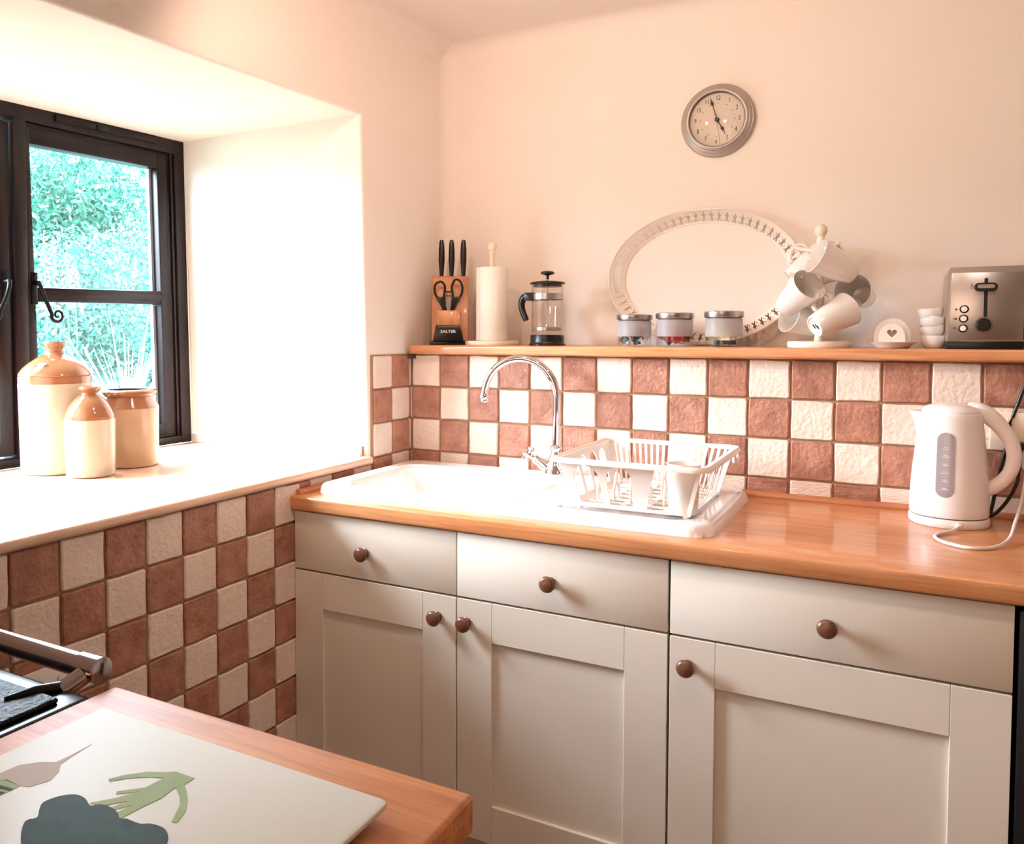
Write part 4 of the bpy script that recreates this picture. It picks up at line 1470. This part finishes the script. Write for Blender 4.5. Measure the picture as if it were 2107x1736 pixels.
for sx in (-0.03, 0.03):
    box('bread_slot', sx - 0.014, sx + 0.014, 0.04, 0.20, 0.1855, 0.1865, M['blackmat'], to)

# ================================================================== WALL CLOCK
ck = thing('wall_clock', 'round silver wall clock with a stepped rim above the shelf', 'clock', (0.8835, YB - 0.001, 1.914))
ck.rotation_euler = (PI / 2, 0.035, 0)
case = [(0.0, 0.0), (0.100, 0.0), (0.1020, 0.003), (0.1020, 0.008), (0.0975, 0.013), (0.0945, 0.0135), (0.0935, 0.018), (0.0890, 0.021), (0.0870, 0.0215), (0.0862, 0.0255), (0.0815, 0.0290), (0.0790, 0.0290), (0.0765, 0.0270), (0.0758, 0.0150), (0.0, 0.0150)]
lathe('case', case, M['clockrim'], ck, seg=72)
lathe('shadow_ring', [(0.0750, 0.0153), (0.0757, 0.0153), (0.0760, 0.0262), (0.0753, 0.0262), (0.0750, 0.0153)], M['black'], ck, seg=64, cap=False)
lathe('dial', [(0.0, 0.0152), (0.0750, 0.0152), (0.0750, 0.0158), (0.0, 0.0158)], M['dial'], ck, seg=64)
for n in range(1, 13):
    a = PI / 2 - n * PI / 6
    lettering('numeral', str(n), 0.0185, M['ink'], ck, Matrix.Translation((0.0600 * math.cos(a), 0.0600 * math.sin(a), 0.0160)) , sx=0.72, depth=0.0002)
    me = plate_mesh(circ(0.0465 * math.cos(a), 0.0465 * math.sin(a), 0.0014, 8), [], 0.0004)
    me.transform(Matrix.Translation((0, 0, 0.0160)))
    me.materials.clear()
    me.materials.append(M['ink'])
    link('hour_dot', me, ck)
bm = bmesh.new()
for k in range(60):
    if k % 5 == 0:
        continue
    a = k * PI / 30
    add_prism(bm, circ(0.0465 * math.cos(a), 0.0465 * math.sin(a), 0.0003, 4), 0.0158, 0.0161)
o = done('minute_dots', bm, M['ink'], ck)
o['kind'] = 'stuff'


def hand(name, L, ang, z, spade, w=0.0011):
    ca, sa = math.cos(ang), math.sin(ang)
    pts = [(-0.008, -w), (spade - 0.006, -w * 0.9), (spade - 0.003, -0.0036), (spade + 0.0025, -0.0042), (spade + 0.007, -0.0015), (L, -0.0002), (L, 0.0002), (spade + 0.007, 0.0015), (spade + 0.0025, 0.0042), (spade - 0.003, 0.0036), (spade - 0.006, w * 0.9), (-0.008, w)]
    pts = [(x * ca - y * sa, x * sa + y * ca) for x, y in pts]
    prism(name, pts, z, z + 0.0006, M['ink'], ck)


hand('minute_hand', 0.068, PI / 2 + math.radians(19), 0.0185, 0.048)
hand('hour_hand', 0.047, PI / 2 - math.radians(149), 0.0172, 0.030, 0.0014)
a = PI / 2 - math.radians(170)
tube('second_hand', [(-0.015 * math.cos(a), -0.015 * math.sin(a), 0.0205), (0.068 * math.cos(a), 0.068 * math.sin(a), 0.0205)], 0.0004, M['knob'], ck, seg=6)
lathe('hub', [(0.0, 0.016), (0.0058, 0.016), (0.0062, 0.020), (0.0045, 0.0235), (0.0, 0.0245)], M['black'], ck, seg=20)
lathe('glass_cover', [(0.0755, 0.0262), (0.060, 0.0300), (0.040, 0.0330), (0.020, 0.0345), (0.0, 0.0350)], M['glass'], ck, seg=48, cap=False)

# ================================================================== KETTLE
KX, KY = 1.4485, -0.125
kt = thing('kettle', 'white plastic electric kettle with a grey level window on the worktop', 'kettle', (KX, KY, 0.9006))
lathe('power_base', [(0.0, 0.0), (0.074, 0.0), (0.0765, 0.004), (0.0765, 0.016), (0.075, 0.0185), (0.0, 0.0185)], M['plastic'], kt, seg=56)


def beak(r, a, z):
    d = math.atan2(math.sin(a - PI), math.cos(a - PI))
    k = max(0.0, (z - 0.185) / 0.058)
    return r + 0.021 * min(k, 1.1) ** 1.6 * math.exp(-(d / 0.30) ** 2)


bprof = [(0.0, 0.021), (0.0735, 0.021), (0.0750, 0.025), (0.0750, 0.040), (0.0735, 0.080), (0.0705, 0.120), (0.0670, 0.155), (0.0640, 0.185), (0.0625, 0.200), (0.0612, 0.215), (0.0602, 0.228), (0.0595, 0.238), (0.0570, 0.2415), (0.0, 0.2420)]
lathe('body', bprof, M['plastic'], kt, seg=72, deform=beak, angle=50)
lathe('lid', [(0.0550, 0.2415), (0.0555, 0.2440), (0.0500, 0.2520), (0.0350, 0.2580), (0.018, 0.2605), (0.0, 0.2612)], M['plastic'], kt, seg=56, cap=False)
hp = catmull([(0.030, 0, 0.2500), (0.050, 0, 0.2465), (0.072, 0, 0.2330), (0.094, 0, 0.2080), (0.110, 0, 0.1800), (0.1150, 0, 0.1500), (0.110, 0, 0.1220), (0.096, 0, 0.0990), (0.078, 0, 0.0830), (0.066, 0, 0.0760)], 5)
tube('handle', hp, [0.012, 0.0155, 0.0155, 0.0135, 0.0125, 0.0120, 0.0118, 0.0120, 0.0125, 0.0125], M['plastic'], kt, seg=18, flat=1.15, up=(0, 1, 0))
box('switch', 0.058, 0.085, -0.009, 0.009, 0.241, 0.2455, M['clearplastic'], kt, bevel=0.002)
# level window follows the side of the body facing the room
wa = math.atan2(-0.0675, -0.0105)
nrm_ = Vector((math.cos(wa), math.sin(wa), 0))
tan_ = Vector((-nrm_.y, nrm_.x, 0))


def on_body(u, z, off):
    r = np.interp(z, [p[1] for p in bprof[1:]], [p[0] for p in bprof[1:]])
    a = wa + u / r
    return Vector(((r + off) * math.cos(a), (r + off) * math.sin(a), z))


bm = bmesh.new()
shape = rrect(-0.0165, 0.0165, 0.066, 0.202, 0.0164, 8)
vo = [bm.verts.new(on_body(u, z_, 0.0010)) for u, z_ in shape]
n = len(vo)
# strip fan across width keeps it curved
zs_ = sorted(set(round(z_, 6) for u, z_ in shape))
bm.free()
bm = bmesh.new()
zz = np.concatenate([0.066 + 0.0165 * (1 - np.cos(np.linspace(0, PI / 2, 9))), np.linspace(0.09, 0.178, 10), 0.202 - 0.0165 * (1 - np.cos(np.linspace(PI / 2, 0, 9)))])
rowv = []
for z_ in zz:
    e = min(z_ - 0.066, 0.202 - z_)
    hw = 0.0165 if e >= 0.0165 else math.sqrt(max(0.0165 ** 2 - (0.0165 - e) ** 2, 1e-8))
    rowv.append([bm.verts.new(on_body(hw * s_, float(z_), 0.0010)) for s_ in np.linspace(-1, 1, 7)])
for a_, b_ in zip(rowv, rowv[1:]):
    for i in range(6):
        bm.faces.new((a_[i], a_[i + 1], b_[i + 1], b_[i]))
lw = done('level_window', bm, M['window_grey'], kt, smooth=True)
for k in range(6):
    z_ = 0.082 + k * 0.0170
    bm = bmesh.new()
    w_ = 0.006 if k % 2 else 0.0075
    for off, ww in ((0, w_), (0.003, w_ * 0.5)):
        q = [on_body(-ww, z_ + off, 0.0016), on_body(ww, z_ + off, 0.0016), on_body(ww, z_ + off + 0.0008, 0.0016), on_body(-ww, z_ + off + 0.0008, 0.0016)]
        bm.faces.new([bm.verts.new(p) for p in q])
    done('level_mark', bm, M['whiteink'], lw)
box('cord_exit', 0.010, 0.022, -0.079, -0.068, 0.004, 0.015, M['plastic'], kt, bevel=0.002)
cb_ = tube('power_cord', catmull([(1.466, -0.200, 0.909), (1.452, -0.232, 0.9045), (1.428, -0.270, 0.9040), (1.419, -0.310, 0.9040), (1.436, -0.350, 0.9040), (1.474, -0.374, 0.9040), (1.516, -0.345, 0.9040), (1.545, -0.275, 0.908), (1.561, -0.200, 0.925), (1.577, -0.120, 0.947), (1.588, -0.066, 0.975), (1.592, -0.056, 1.000)], 6), 0.0034, M['plastic'], seg=10)
tag(cb_, 'white kettle power cord looping over the worktop to its plug', 'cord')

# ------------------------------------------------------------------ socket, plugs, black flex
so = thing('wall_socket', 'cream double wall socket on the tiles behind the kettle', 'socket', (1.600, -0.0095, 1.095))
box('face_plate', -0.072, 0.072, -0.009, 0.0, -0.043, 0.043, M['cream'], so, bevel=0.003)
for sx in (-0.035, 0.035):
    sw = box('switch_rocker', sx - 0.006, sx + 0.006, -0.012, -0.0092, 0.016, 0.032, M['cream'], so, bevel=0.001)
bp_ = thing('black_plug', 'black plug in the wall socket behind the kettle handle', 'plug', (1.580, -0.0190, 1.050))
box('plug_body', -0.018, 0.022, -0.030, 0.0, -0.022, 0.024, M['black'], bp_, bevel=0.006)
box('flex_grip', -0.005, 0.005, -0.022, -0.010, -0.040, -0.020, M['black'], bp_, bevel=0.002)
wp_ = thing('white_plug', 'white kettle plug in the socket at the right picture edge', 'plug', (1.604, -0.0500, 1.035))
box('plug_body', -0.020, 0.020, -0.022, 0.0, -0.020, 0.026, M['plastic'], wp_, bevel=0.008)
for k in range(4):
    lathe('flex_grip', [(0.0, 0.0), (0.006, 0.0), (0.0065, 0.002), (0.006, 0.004), (0.0, 0.004)], M['plastic'], wp_, loc=(-0.010, -0.008, -0.028 - 0.0055 * k), seg=14)
o = tube('black_flex', catmull([(1.60, -0.012, 1.236), (1.588, -0.016, 1.192), (1.570, -0.018, 1.130), (1.5635, -0.020, 1.110), (1.560, -0.028, 1.070), (1.551, -0.034, 1.028), (1.541, -0.036, 0.970), (1.534, -0.036, 0.925), (1.528, -0.044, 0.9048), (1.515, -0.060, 0.9046)], 6), 0.0038, M['black'], seg=10)
tag(o, 'black flex hanging down the tiles behind the kettle handle', 'cord')
o = tube('black_flex', catmull([(1.580, -0.036, 1.012), (1.578, -0.050, 0.990), (1.562, -0.070, 0.955), (1.540, -0.085, 0.925), (1.520, -0.078, 0.9085), (1.508, -0.050, 0.9050), (1.520, -0.040, 0.9050)], 6), 0.0038, M['black'], seg=10)
tag(o, 'black flex from the black plug lying behind the kettle base', 'cord')

# low switch on the tiled window wall
ls = thing('cooker_socket', 'white wall socket low on the tiles behind the cooker rail', 'socket', (0.0095, -1.285, 0.672))
box('face_plate', 0.0, 0.010, -0.075, 0.055, -0.035, 0.035, M['plastic'], ls, bevel=0.003)
box('switch_rocker', 0.010, 0.013, 0.010, 0.030, -0.012, 0.012, M['plastic'], ls, bevel=0.002)

# ================================================================== PENINSULA AND COOKER
pe = thing('peninsula_unit', 'wood-topped kitchen unit in the foreground under the glass chopping board', 'kitchen unit', (0.80, -2.0, 0))
bm = bmesh.new()
pts = [(-0.238, -0.80), (0.233, -0.80), (0.233, 0.413 - 0.004), (0.229, 0.415), (-0.234, 0.413), (-0.238, 0.409)]
add_prism(bm, pts, 0.866, 0.900, 'xy')
ed = [e for e in bm.edges if abs(e.verts[0].co.z - e.verts[1].co.z) < 1e-6]
bmesh.ops.bevel(bm, geom=ed, offset=0.005, segments=3, affect='EDGES', profile=0.5)
done('worktop', bm, M['worktop2'], pe, smooth=True, angle=30)
box('carcass', -0.225, 0.205, -0.78, 0.385, 0.12, 0.8655, M['cabinet'], pe)
box('plinth', -0.205, 0.180, -0.76, 0.345, 0.0005, 0.12, M['cabinet'], pe)

co = thing('range_cooker', 'black enamel range cooker with a chrome rail beside the wood-topped unit', 'cooker', (0.29, -1.95, 0))
box('body', -0.255, 0.262, -0.36, 0.325, 0.0005, 0.874, M['enameledge'], co, bevel=0.006)
bm = bmesh.new()
add_box(bm, -0.262, 0.268, -0.365, 0.334, 0.876, 0.897, 0.006, 3)
done('hob_rim', bm, M['enameledge'], co, smooth=True)
bm = bmesh.new()
add_box(bm, -0.250, 0.250, -0.350, 0.305, 0.8965, 0.9035, 0.004, 3)
done('hob_plate', bm, M['enamel'], co, smooth=True)
tube('towel_rail', [(-0.25, 0.3680, 0.909), (0.214, 0.3680, 0.909)], 0.0142, M['rail'], co, seg=24)
tube('rail_collar', [(0.206, 0.3680, 0.909), (0.2405, 0.3680, 0.909), (0.2412, 0.368, 0.909)], [0.0160, 0.0160, 0.0150], M['rail'], co, seg=28)
for bx in (0.223, -0.20):
    bk = tube('rail_bracket', [(bx, 0.3560, 0.9040), (bx - 0.004, 0.338, 0.8960), (bx - 0.006, 0.330, 0.8930)], 0.0115, M['rail'], co, seg=18)
    tube('bracket_spur', [(bx - 0.006, 0.334, 0.8960), (bx - 0.012, 0.300, 0.9040), (bx - 0.020, 0.270, 0.9050)], [0.0085, 0.006, 0.002], M['enameledge'], co, seg=14)

# glass chopping board with vegetable print
gb = thing('chopping_board', 'frosted glass chopping board printed with green vegetables on the foreground worktop', 'chopping board', (0, 0, 0.9055))
BZ = 0.0055
bp = [(a, b) for a, b in rrect(0.622, 0.985, -2.20, -1.652, 0.008, 4)]
bm = bmesh.new()
add_prism(bm, bp, BZ - 0.002, BZ + 0.0025, 'xy')
ed = [e for e in bm.edges if abs(e.verts[0].co.z - e.verts[1].co.z) < 1e-6]
bmesh.ops.bevel(bm, geom=ed, offset=0.0012, segments=2, affect='EDGES', profile=0.5)
done('glass', bm, M['board'], gb, smooth=True, angle=30)
for (a, b) in ((0.645, -1.675), (0.962, -1.675), (0.645, -2.17), (0.962, -2.17)):
    lathe('rubber_foot', [(0.0, 0.0), (0.008, 0.0), (0.008, 0.0088), (0.0, 0.0088)], M['plastic'], gb, loc=(a, b, -0.0053), seg=16)
PT = BZ + 0.0025


def fan_print(name, pts, m, h=0.0003, curve=0):
    if curve:
        pts = [(p.x, p.y) for p in catmull([(a, b, 0) for a, b in pts], curve, True)]
    return plate(name, pts, [], h, m, gb, Matrix.Translation((0, 0, PT + h / 2)))


cloud = [(0.742, -1.824), (0.7455, -1.816), (0.737, -1.808), (0.730, -1.799), (0.734, -1.786), (0.744, -1.778), (0.756, -1.778), (0.769, -1.783), (0.774, -1.778), (0.787, -1.776), (0.8, -1.78), (0.806, -1.784), (0.811, -1.781),
         (0.826, -1.7805), (0.834, -1.776), (0.847, -1.775), (0.858, -1.78), (0.866, -1.79), (0.870, -1.811), (0.862, -1.828), (0.845, -1.842), (0.814, -1.858), (0.779, -1.850), (0.757, -1.838)]
stems = [
    [(0.813, -1.708), (0.790, -1.708), (0.780, -1.715), (0.768, -1.721), (0.755, -1.734), (0.747, -1.747), (0.751, -1.749), (0.763, -1.736), (0.777, -1.726), (0.789, -1.721)],
    [(0.789, -1.721), (0.787, -1.740), (0.770, -1.757), (0.773, -1.760), (0.788, -1.747), (0.778, -1.764), (0.765, -1.780), (0.776, -1.779), (0.791, -1.762), (0.786, -1.777), (0.792, -1.776),
     (0.799, -1.764), (0.796, -1.781), (0.806, -1.783), (0.809, -1.760), (0.812, -1.745), (0.810, -1.729), (0.813, -1.720), (0.813, -1.708)],
    [(0.810, -1.727), (0.813, -1.720), (0.823, -1.727), (0.834, -1.736), (0.845, -1.749), (0.851, -1.764), (0.846, -1.765), (0.834, -1.745), (0.824, -1.736)],
]
fan_print('garlic_print', [(0.653, -1.789), (0.655, -1.771), (0.668, -1.757), (0.680, -1.751), (0.6805, -1.735), (0.680, -1.712), (0.6835, -1.735), (0.687, -1.751), (0.697, -1.760), (0.704, -1.774), (0.697, -1.79), (0.687, -1.793), (0.669, -1.793), (0.655, -1.799)], M['pcream'])
fan_print('leek_print', [(0.665, -1.796), (0.669, -1.792), (0.689, -1.793), (0.688, -1.811), (0.683, -1.834), (0.654, -1.816)], M['plgreen'])
fan_print('leek_stripe_print', [(0.662, -1.802), (0.688, -1.799), (0.688, -1.802), (0.660, -1.807)], M['pgreen'], 0.0006)
fan_print('leek_stripe_print', [(0.660, -1.812), (0.687, -1.806), (0.687, -1.809), (0.660, -1.818)], M['pgreen'], 0.0006)
for s_ in stems:
    fan_print('stalk_print', s_, M['plgreen'], 0.0004)
fan_print('broccoli_print', cloud, M['pgreen'], 0.0007, curve=3)

# ================================================================== STONEWARE JARS
SZ = 0.9527


def jar(name, label, loc, body, glaze, inside, bodym, glz):
    t = thing(name, label, 'jar', loc, 'stoneware jars on the window sill')
    lathe('body', body, bodym, t, seg=56, cap=False)
    lathe('glazed_shoulder', glaze, glz, t, seg=56, cap=False)
    lathe('inside', inside, M['jarin'], t, seg=40, cap=False)
    return t


big = jar('stoneware_flagon', 'tallest stoneware flagon with a brown glazed shoulder on the sill', (-0.565, -0.845, SZ),
    [(0.0, 0.0), (0.079, 0.0), (0.084, 0.003), (0.0855, 0.010), (0.0885, 0.215), (0.0890, 0.231)],
    [(0.0890, 0.231), (0.0893, 0.248), (0.0875, 0.2495), (0.0888, 0.252), (0.0865, 0.258), (0.078, 0.270), (0.062, 0.284), (0.045, 0.2955), (0.0300, 0.303), (0.0245, 0.307), (0.0225, 0.3125), (0.0235, 0.3155), (0.0215, 0.3175), (0.0225, 0.321), (0.0280, 0.3290), (0.0290, 0.3345), (0.0265, 0.3385), (0.0190, 0.3385), (0.0165, 0.335)],
    [(0.0165, 0.336), (0.0150, 0.300), (0.0, 0.300)], M['stone'], M['glaze'])
# impressed lettering round the shoulder
for k, chh in enumerate('ARNO'):
    a = -1.30 + k * 0.13
    r_, z_ = 0.071, 0.2775
    me = text_mesh(chh, 0.0135, 0.0004)
    nv = Vector((math.cos(a) * 0.62, math.sin(a) * 0.62, 0.78)).normalized()
    xv = Vector((-math.sin(a), math.cos(a), 0))
    yv = nv.cross(xv)
    Rm = Matrix((xv, yv, nv)).transposed().to_4x4()
    me.transform(Matrix.Translation((r_ * math.cos(a), r_ * math.sin(a), z_ + 0.0006)) @ Rm)
    me.materials.clear()
    me.materials.append(M['jarin'])
    link('impressed_letter', me, big)
jar('stoneware_bottle', 'small narrow-necked stoneware bottle in front of the tallest flagon', (-0.432, -0.845, SZ),
    [(0.0, 0.0), (0.053, 0.0), (0.0575, 0.003), (0.0590, 0.010), (0.0605, 0.080), (0.0608, 0.144)],
    [(0.0608, 0.144), (0.0600, 0.1465), (0.0607, 0.149), (0.0590, 0.155), (0.0540, 0.1680), (0.0455, 0.1830), (0.0350, 0.1955), (0.0250, 0.2030), (0.0205, 0.2070), (0.0200, 0.2095), (0.0235, 0.2145), (0.0275, 0.2180), (0.0280, 0.2220), (0.0255, 0.2250), (0.0180, 0.2255), (0.0160, 0.2230)],
    [(0.0160, 0.2235), (0.0150, 0.200), (0.0, 0.200)], M['stone'], M['glaze'])
jar('stoneware_crock', 'wide-mouthed tan stoneware crock to the right of the other jars', (-0.482, -0.682, SZ),
    [(0.0, 0.0), (0.0705, 0.0), (0.0755, 0.003), (0.0765, 0.010), (0.0785, 0.150), (0.0790, 0.158)],
    [(0.0790, 0.158), (0.0785, 0.1605), (0.0770, 0.1640), (0.0660, 0.1840), (0.0640, 0.1880), (0.0690, 0.1915), (0.0735, 0.1970), (0.0730, 0.2030), (0.0690, 0.2065), (0.0620, 0.2080), (0.0580, 0.2060)],
    [(0.0580, 0.2065), (0.0600, 0.180), (0.068, 0.150), (0.069, 0.010), (0.0, 0.006)], M['stone2'], M['glaze'])

# ================================================================== GARDEN
def mesh_np(name, V, F, m, parent=None):
    me = bpy.data.meshes.new(name)
    me.vertices.add(len(V))
    me.vertices.foreach_set('co', V.astype(np.float32).ravel())
    nF, k = F.shape
    me.loops.add(nF * k)
    me.loops.foreach_set('vertex_index', F.astype(np.int32).ravel())
    me.polygons.add(nF)
    me.polygons.foreach_set('loop_start', np.arange(0, nF * k, k, dtype=np.int32))
    me.polygons.foreach_set('loop_total', np.full(nF, k, dtype=np.int32))
    me.update(calc_edges=True)
    me.materials.append(m)
    return link(name, me, parent)


def bank_z(x, y):
    d = -0.95 - x
    return np.where(d < 1.2, 0.25, 0.25 + np.minimum((d - 1.2) * 0.42, 1.9)) + 0.08 * np.sin(y * 1.7 + x) + 0.05 * np.sin(x * 3.1)


gx, gy = np.meshgrid(np.linspace(-11, -0.80, 60), np.linspace(-8, 14, 90))
gz = bank_z(gx, gy)
idx = np.arange(gx.size).reshape(gx.shape)
F = np.stack([idx[:-1, :-1], idx[:-1, 1:], idx[1:, 1:], idx[1:, :-1]], -1).reshape(-1, 4)
g = mesh_np('garden_bank', np.stack([gx, gy, gz], -1).reshape(-1, 3), F, M['grass'])
g['kind'] = 'structure'


def leaves(cent, size, n, seed, lumps=14):
    """pointed leaf quads scattered over the lumpy surface of a crown"""
    r = np.random.default_rng(seed)
    cx, cy, cz, rx, ry, rz = cent
    lc = r.normal(size=(lumps, 3))
    lc /= np.linalg.norm(lc, axis=1)[:, None]
    lc *= r.uniform(0.35, 0.75, (lumps, 1))
    which = r.integers(0, lumps, n)
    d = r.normal(size=(n, 3))
    d /= np.linalg.norm(d, axis=1)[:, None]
    p = lc[which] + d * r.uniform(0.30, 0.46, (n, 1))
    P = p * np.array([rx, ry, rz]) + np.array([cx, cy, cz])
    a = r.normal(size=(n, 3)) + d * 0.5 + np.array([0, 0, -0.3])
    a /= np.linalg.norm(a, axis=1)[:, None]
    b = np.cross(a, r.normal(size=(n, 3)))
    b /= np.linalg.norm(b, axis=1)[:, None]
    s = size * r.uniform(0.6, 1.4, (n, 1))
    V = np.stack([P - a * s, P - b * s * 0.42, P + a * s, P + b * s * 0.42], 1).reshape(-1, 3)
    return V, np.arange(4 * n).reshape(-1, 4)


shrubs = [
    (-5.6, 2.95, 2.35, 0.95, 1.15, 1.15, 0.034, 18000, 'leafb', 'broad garden tree with branching trunk filling the upper window pane', 'tree'),
    (-5.6, 5.15, 2.35, 0.95, 1.15, 1.15, 0.034, 14000, 'leafb', 'garden tree standing right of the broad tree outside the window', 'tree'),
    (-5.6, 0.75, 2.35, 0.95, 1.15, 1.15, 0.034, 14000, 'leafb', 'garden tree standing left of the broad tree outside the window', 'tree'),
    (-4.3, 2.1, 1.55, 0.85, 0.85, 0.62, 0.026, 9000, 'leafa', 'rounded green shrub in front of the broad garden tree', 'shrub'),
    (-4.2, 3.3, 1.50, 0.85, 0.85, 0.62, 0.026, 9000, 'leafa', 'rounded green shrub behind the spiky-leaved plant', 'shrub'),
    (-3.5, 0.9, 1.00, 0.55, 0.65, 0.50, 0.024, 5000, 'leafa', 'low green shrub behind the pink flower spikes', 'shrub'),
    (-3.7, 2.2, 0.95, 0.60, 0.60, 0.45, 0.022, 6000, 'leafa', 'low leafy shrub between the spiky plant and the rounded shrubs', 'shrub'),
]
for i, (cx, cy, cz, rx, ry, rz, sz, n, mm, lab, cat) in enumerate(shrubs):
    gz0 = float(bank_z(np.array(cx), np.array(cy)))
    t = thing('garden_' + cat, lab, cat, (cx, cy, gz0 - 0.02), 'trees and shrubs on the garden bank')
    V, F = leaves((0, 0, cz - gz0, rx, ry, rz), sz, n, 100 + i, 18)
    f = mesh_np('foliage', V, F, M[mm], t)
    f['kind'] = 'stuff'
    r = random.Random(i)
    top = cz - gz0
    tube('trunk', catmull([(0, 0, 0), (0.05, 0.03, top * 0.4), (-0.02, 0.02, top * 0.8), (0.0, 0.0, top * 1.1)], 4), [0.05 * rx, 0.04 * rx, 0.03 * rx, 0.015 * rx], M['bark'], t, seg=8)
    for k in range(6):
        a = r.uniform(0, 2 * PI)
        h0 = top * r.uniform(0.45, 0.95)
        tube('branch', catmull([(0, 0, h0), (0.35 * rx * math.cos(a), 0.35 * ry * math.sin(a), h0 + 0.25 * rz), (0.85 * rx * math.cos(a), 0.85 * ry * math.sin(a), h0 + 0.55 * rz)], 4), [0.022 * rx, 0.014 * rx, 0.005 * rx], M['bark'], t, seg=6)

# spiky fan of long pale blades
sp_ = thing('spiky_plant', 'pale spiky-leaved plant fanning out behind the wide-mouthed crock', 'plant', (-2.70, 1.19, 0.47))
r = np.random.default_rng(5)
V, F = [], []
for k in range(230):
    az_ = r.uniform(0, 2 * PI)
    el_ = r.uniform(0.0, 1.15)
    L = r.uniform(0.55, 0.95)
    d = np.array([math.cos(az_) * math.cos(el_), math.sin(az_) * math.cos(el_), math.sin(el_)])
    s_ = np.cross(d, [0, 0, 1.0])
    s_ /= np.linalg.norm(s_)
    w = 0.009
    b = len(V)
    prev = None
    for j, t in enumerate((0.0, 0.35, 0.7, 1.0)):
        p = d * L * t + np.array([0, 0, 0.22 - 0.22 * t * t * (1.3 - el_)])
        ww = w * (1 - t) + 0.0006
        V += [p - s_ * ww, p + s_ * ww]
    for j in range(3):
        F.append((b + 2 * j, b + 2 * j + 1, b + 2 * j + 3, b + 2 * j + 2))
f = mesh_np('blades', np.array(V), np.array(F), M['blade'], sp_)
f['kind'] = 'stuff'
lathe('crown', [(0.0, -0.12), (0.07, -0.12), (0.05, 0.22), (0.0, 0.26)], M['bark'], sp_, seg=10)

# foxglove spikes
flab = ['tallest pink flower spike at the left of the window view', 'pink flower spike just right of the tallest one',
        'slimmer pink flower spike in the middle of the row outside', 'short pink flower spike nearest the window centre', 'pale flower spike at the far left of the window view']
for i, (fy, fz, hh) in enumerate(((1.10, 1.95, 0.55), (1.20, 1.92, 0.50), (1.33, 1.84, 0.34), (1.43, 1.78, 0.30), (1.02, 1.88, 0.45))):
    x = -3.35 - 0.05 * i
    g0 = float(bank_z(np.array(x), np.array(fy))) - 0.02
    t = thing('foxglove', flab[i], 'flower', (x, fy, g0), 'flower spikes outside the window')
    top = fz - g0
    tube('stem', [(0, 0, 0), (0.01, 0.005, top * 0.5), (0, 0, top)], [0.007, 0.006, 0.002], M['leafa'], t, seg=6)
    bm = bmesh.new()
    rr = random.Random(i)
    nfl = 46
    for k in range(nfl):
        u = k / nfl
        zf = top - hh * (1 - u) if False else top - hh * u
        a = k * 2.4
        R_ = 0.010 + 0.030 * u
        sz_ = 0.006 + 0.011 * u
        p = Vector((R_ * math.cos(a), R_ * math.sin(a), zf))
        dv = Vector((math.cos(a), math.sin(a), -0.6)).normalized()
        add_tube(bm, [p - dv * sz_ * 0.8, p, p + dv * sz_], [sz_ * 0.3, sz_ * 0.5, sz_ * 0.75], 5)
    f = done('bells', bm, M['flower'], t)
    f['kind'] = 'stuff'
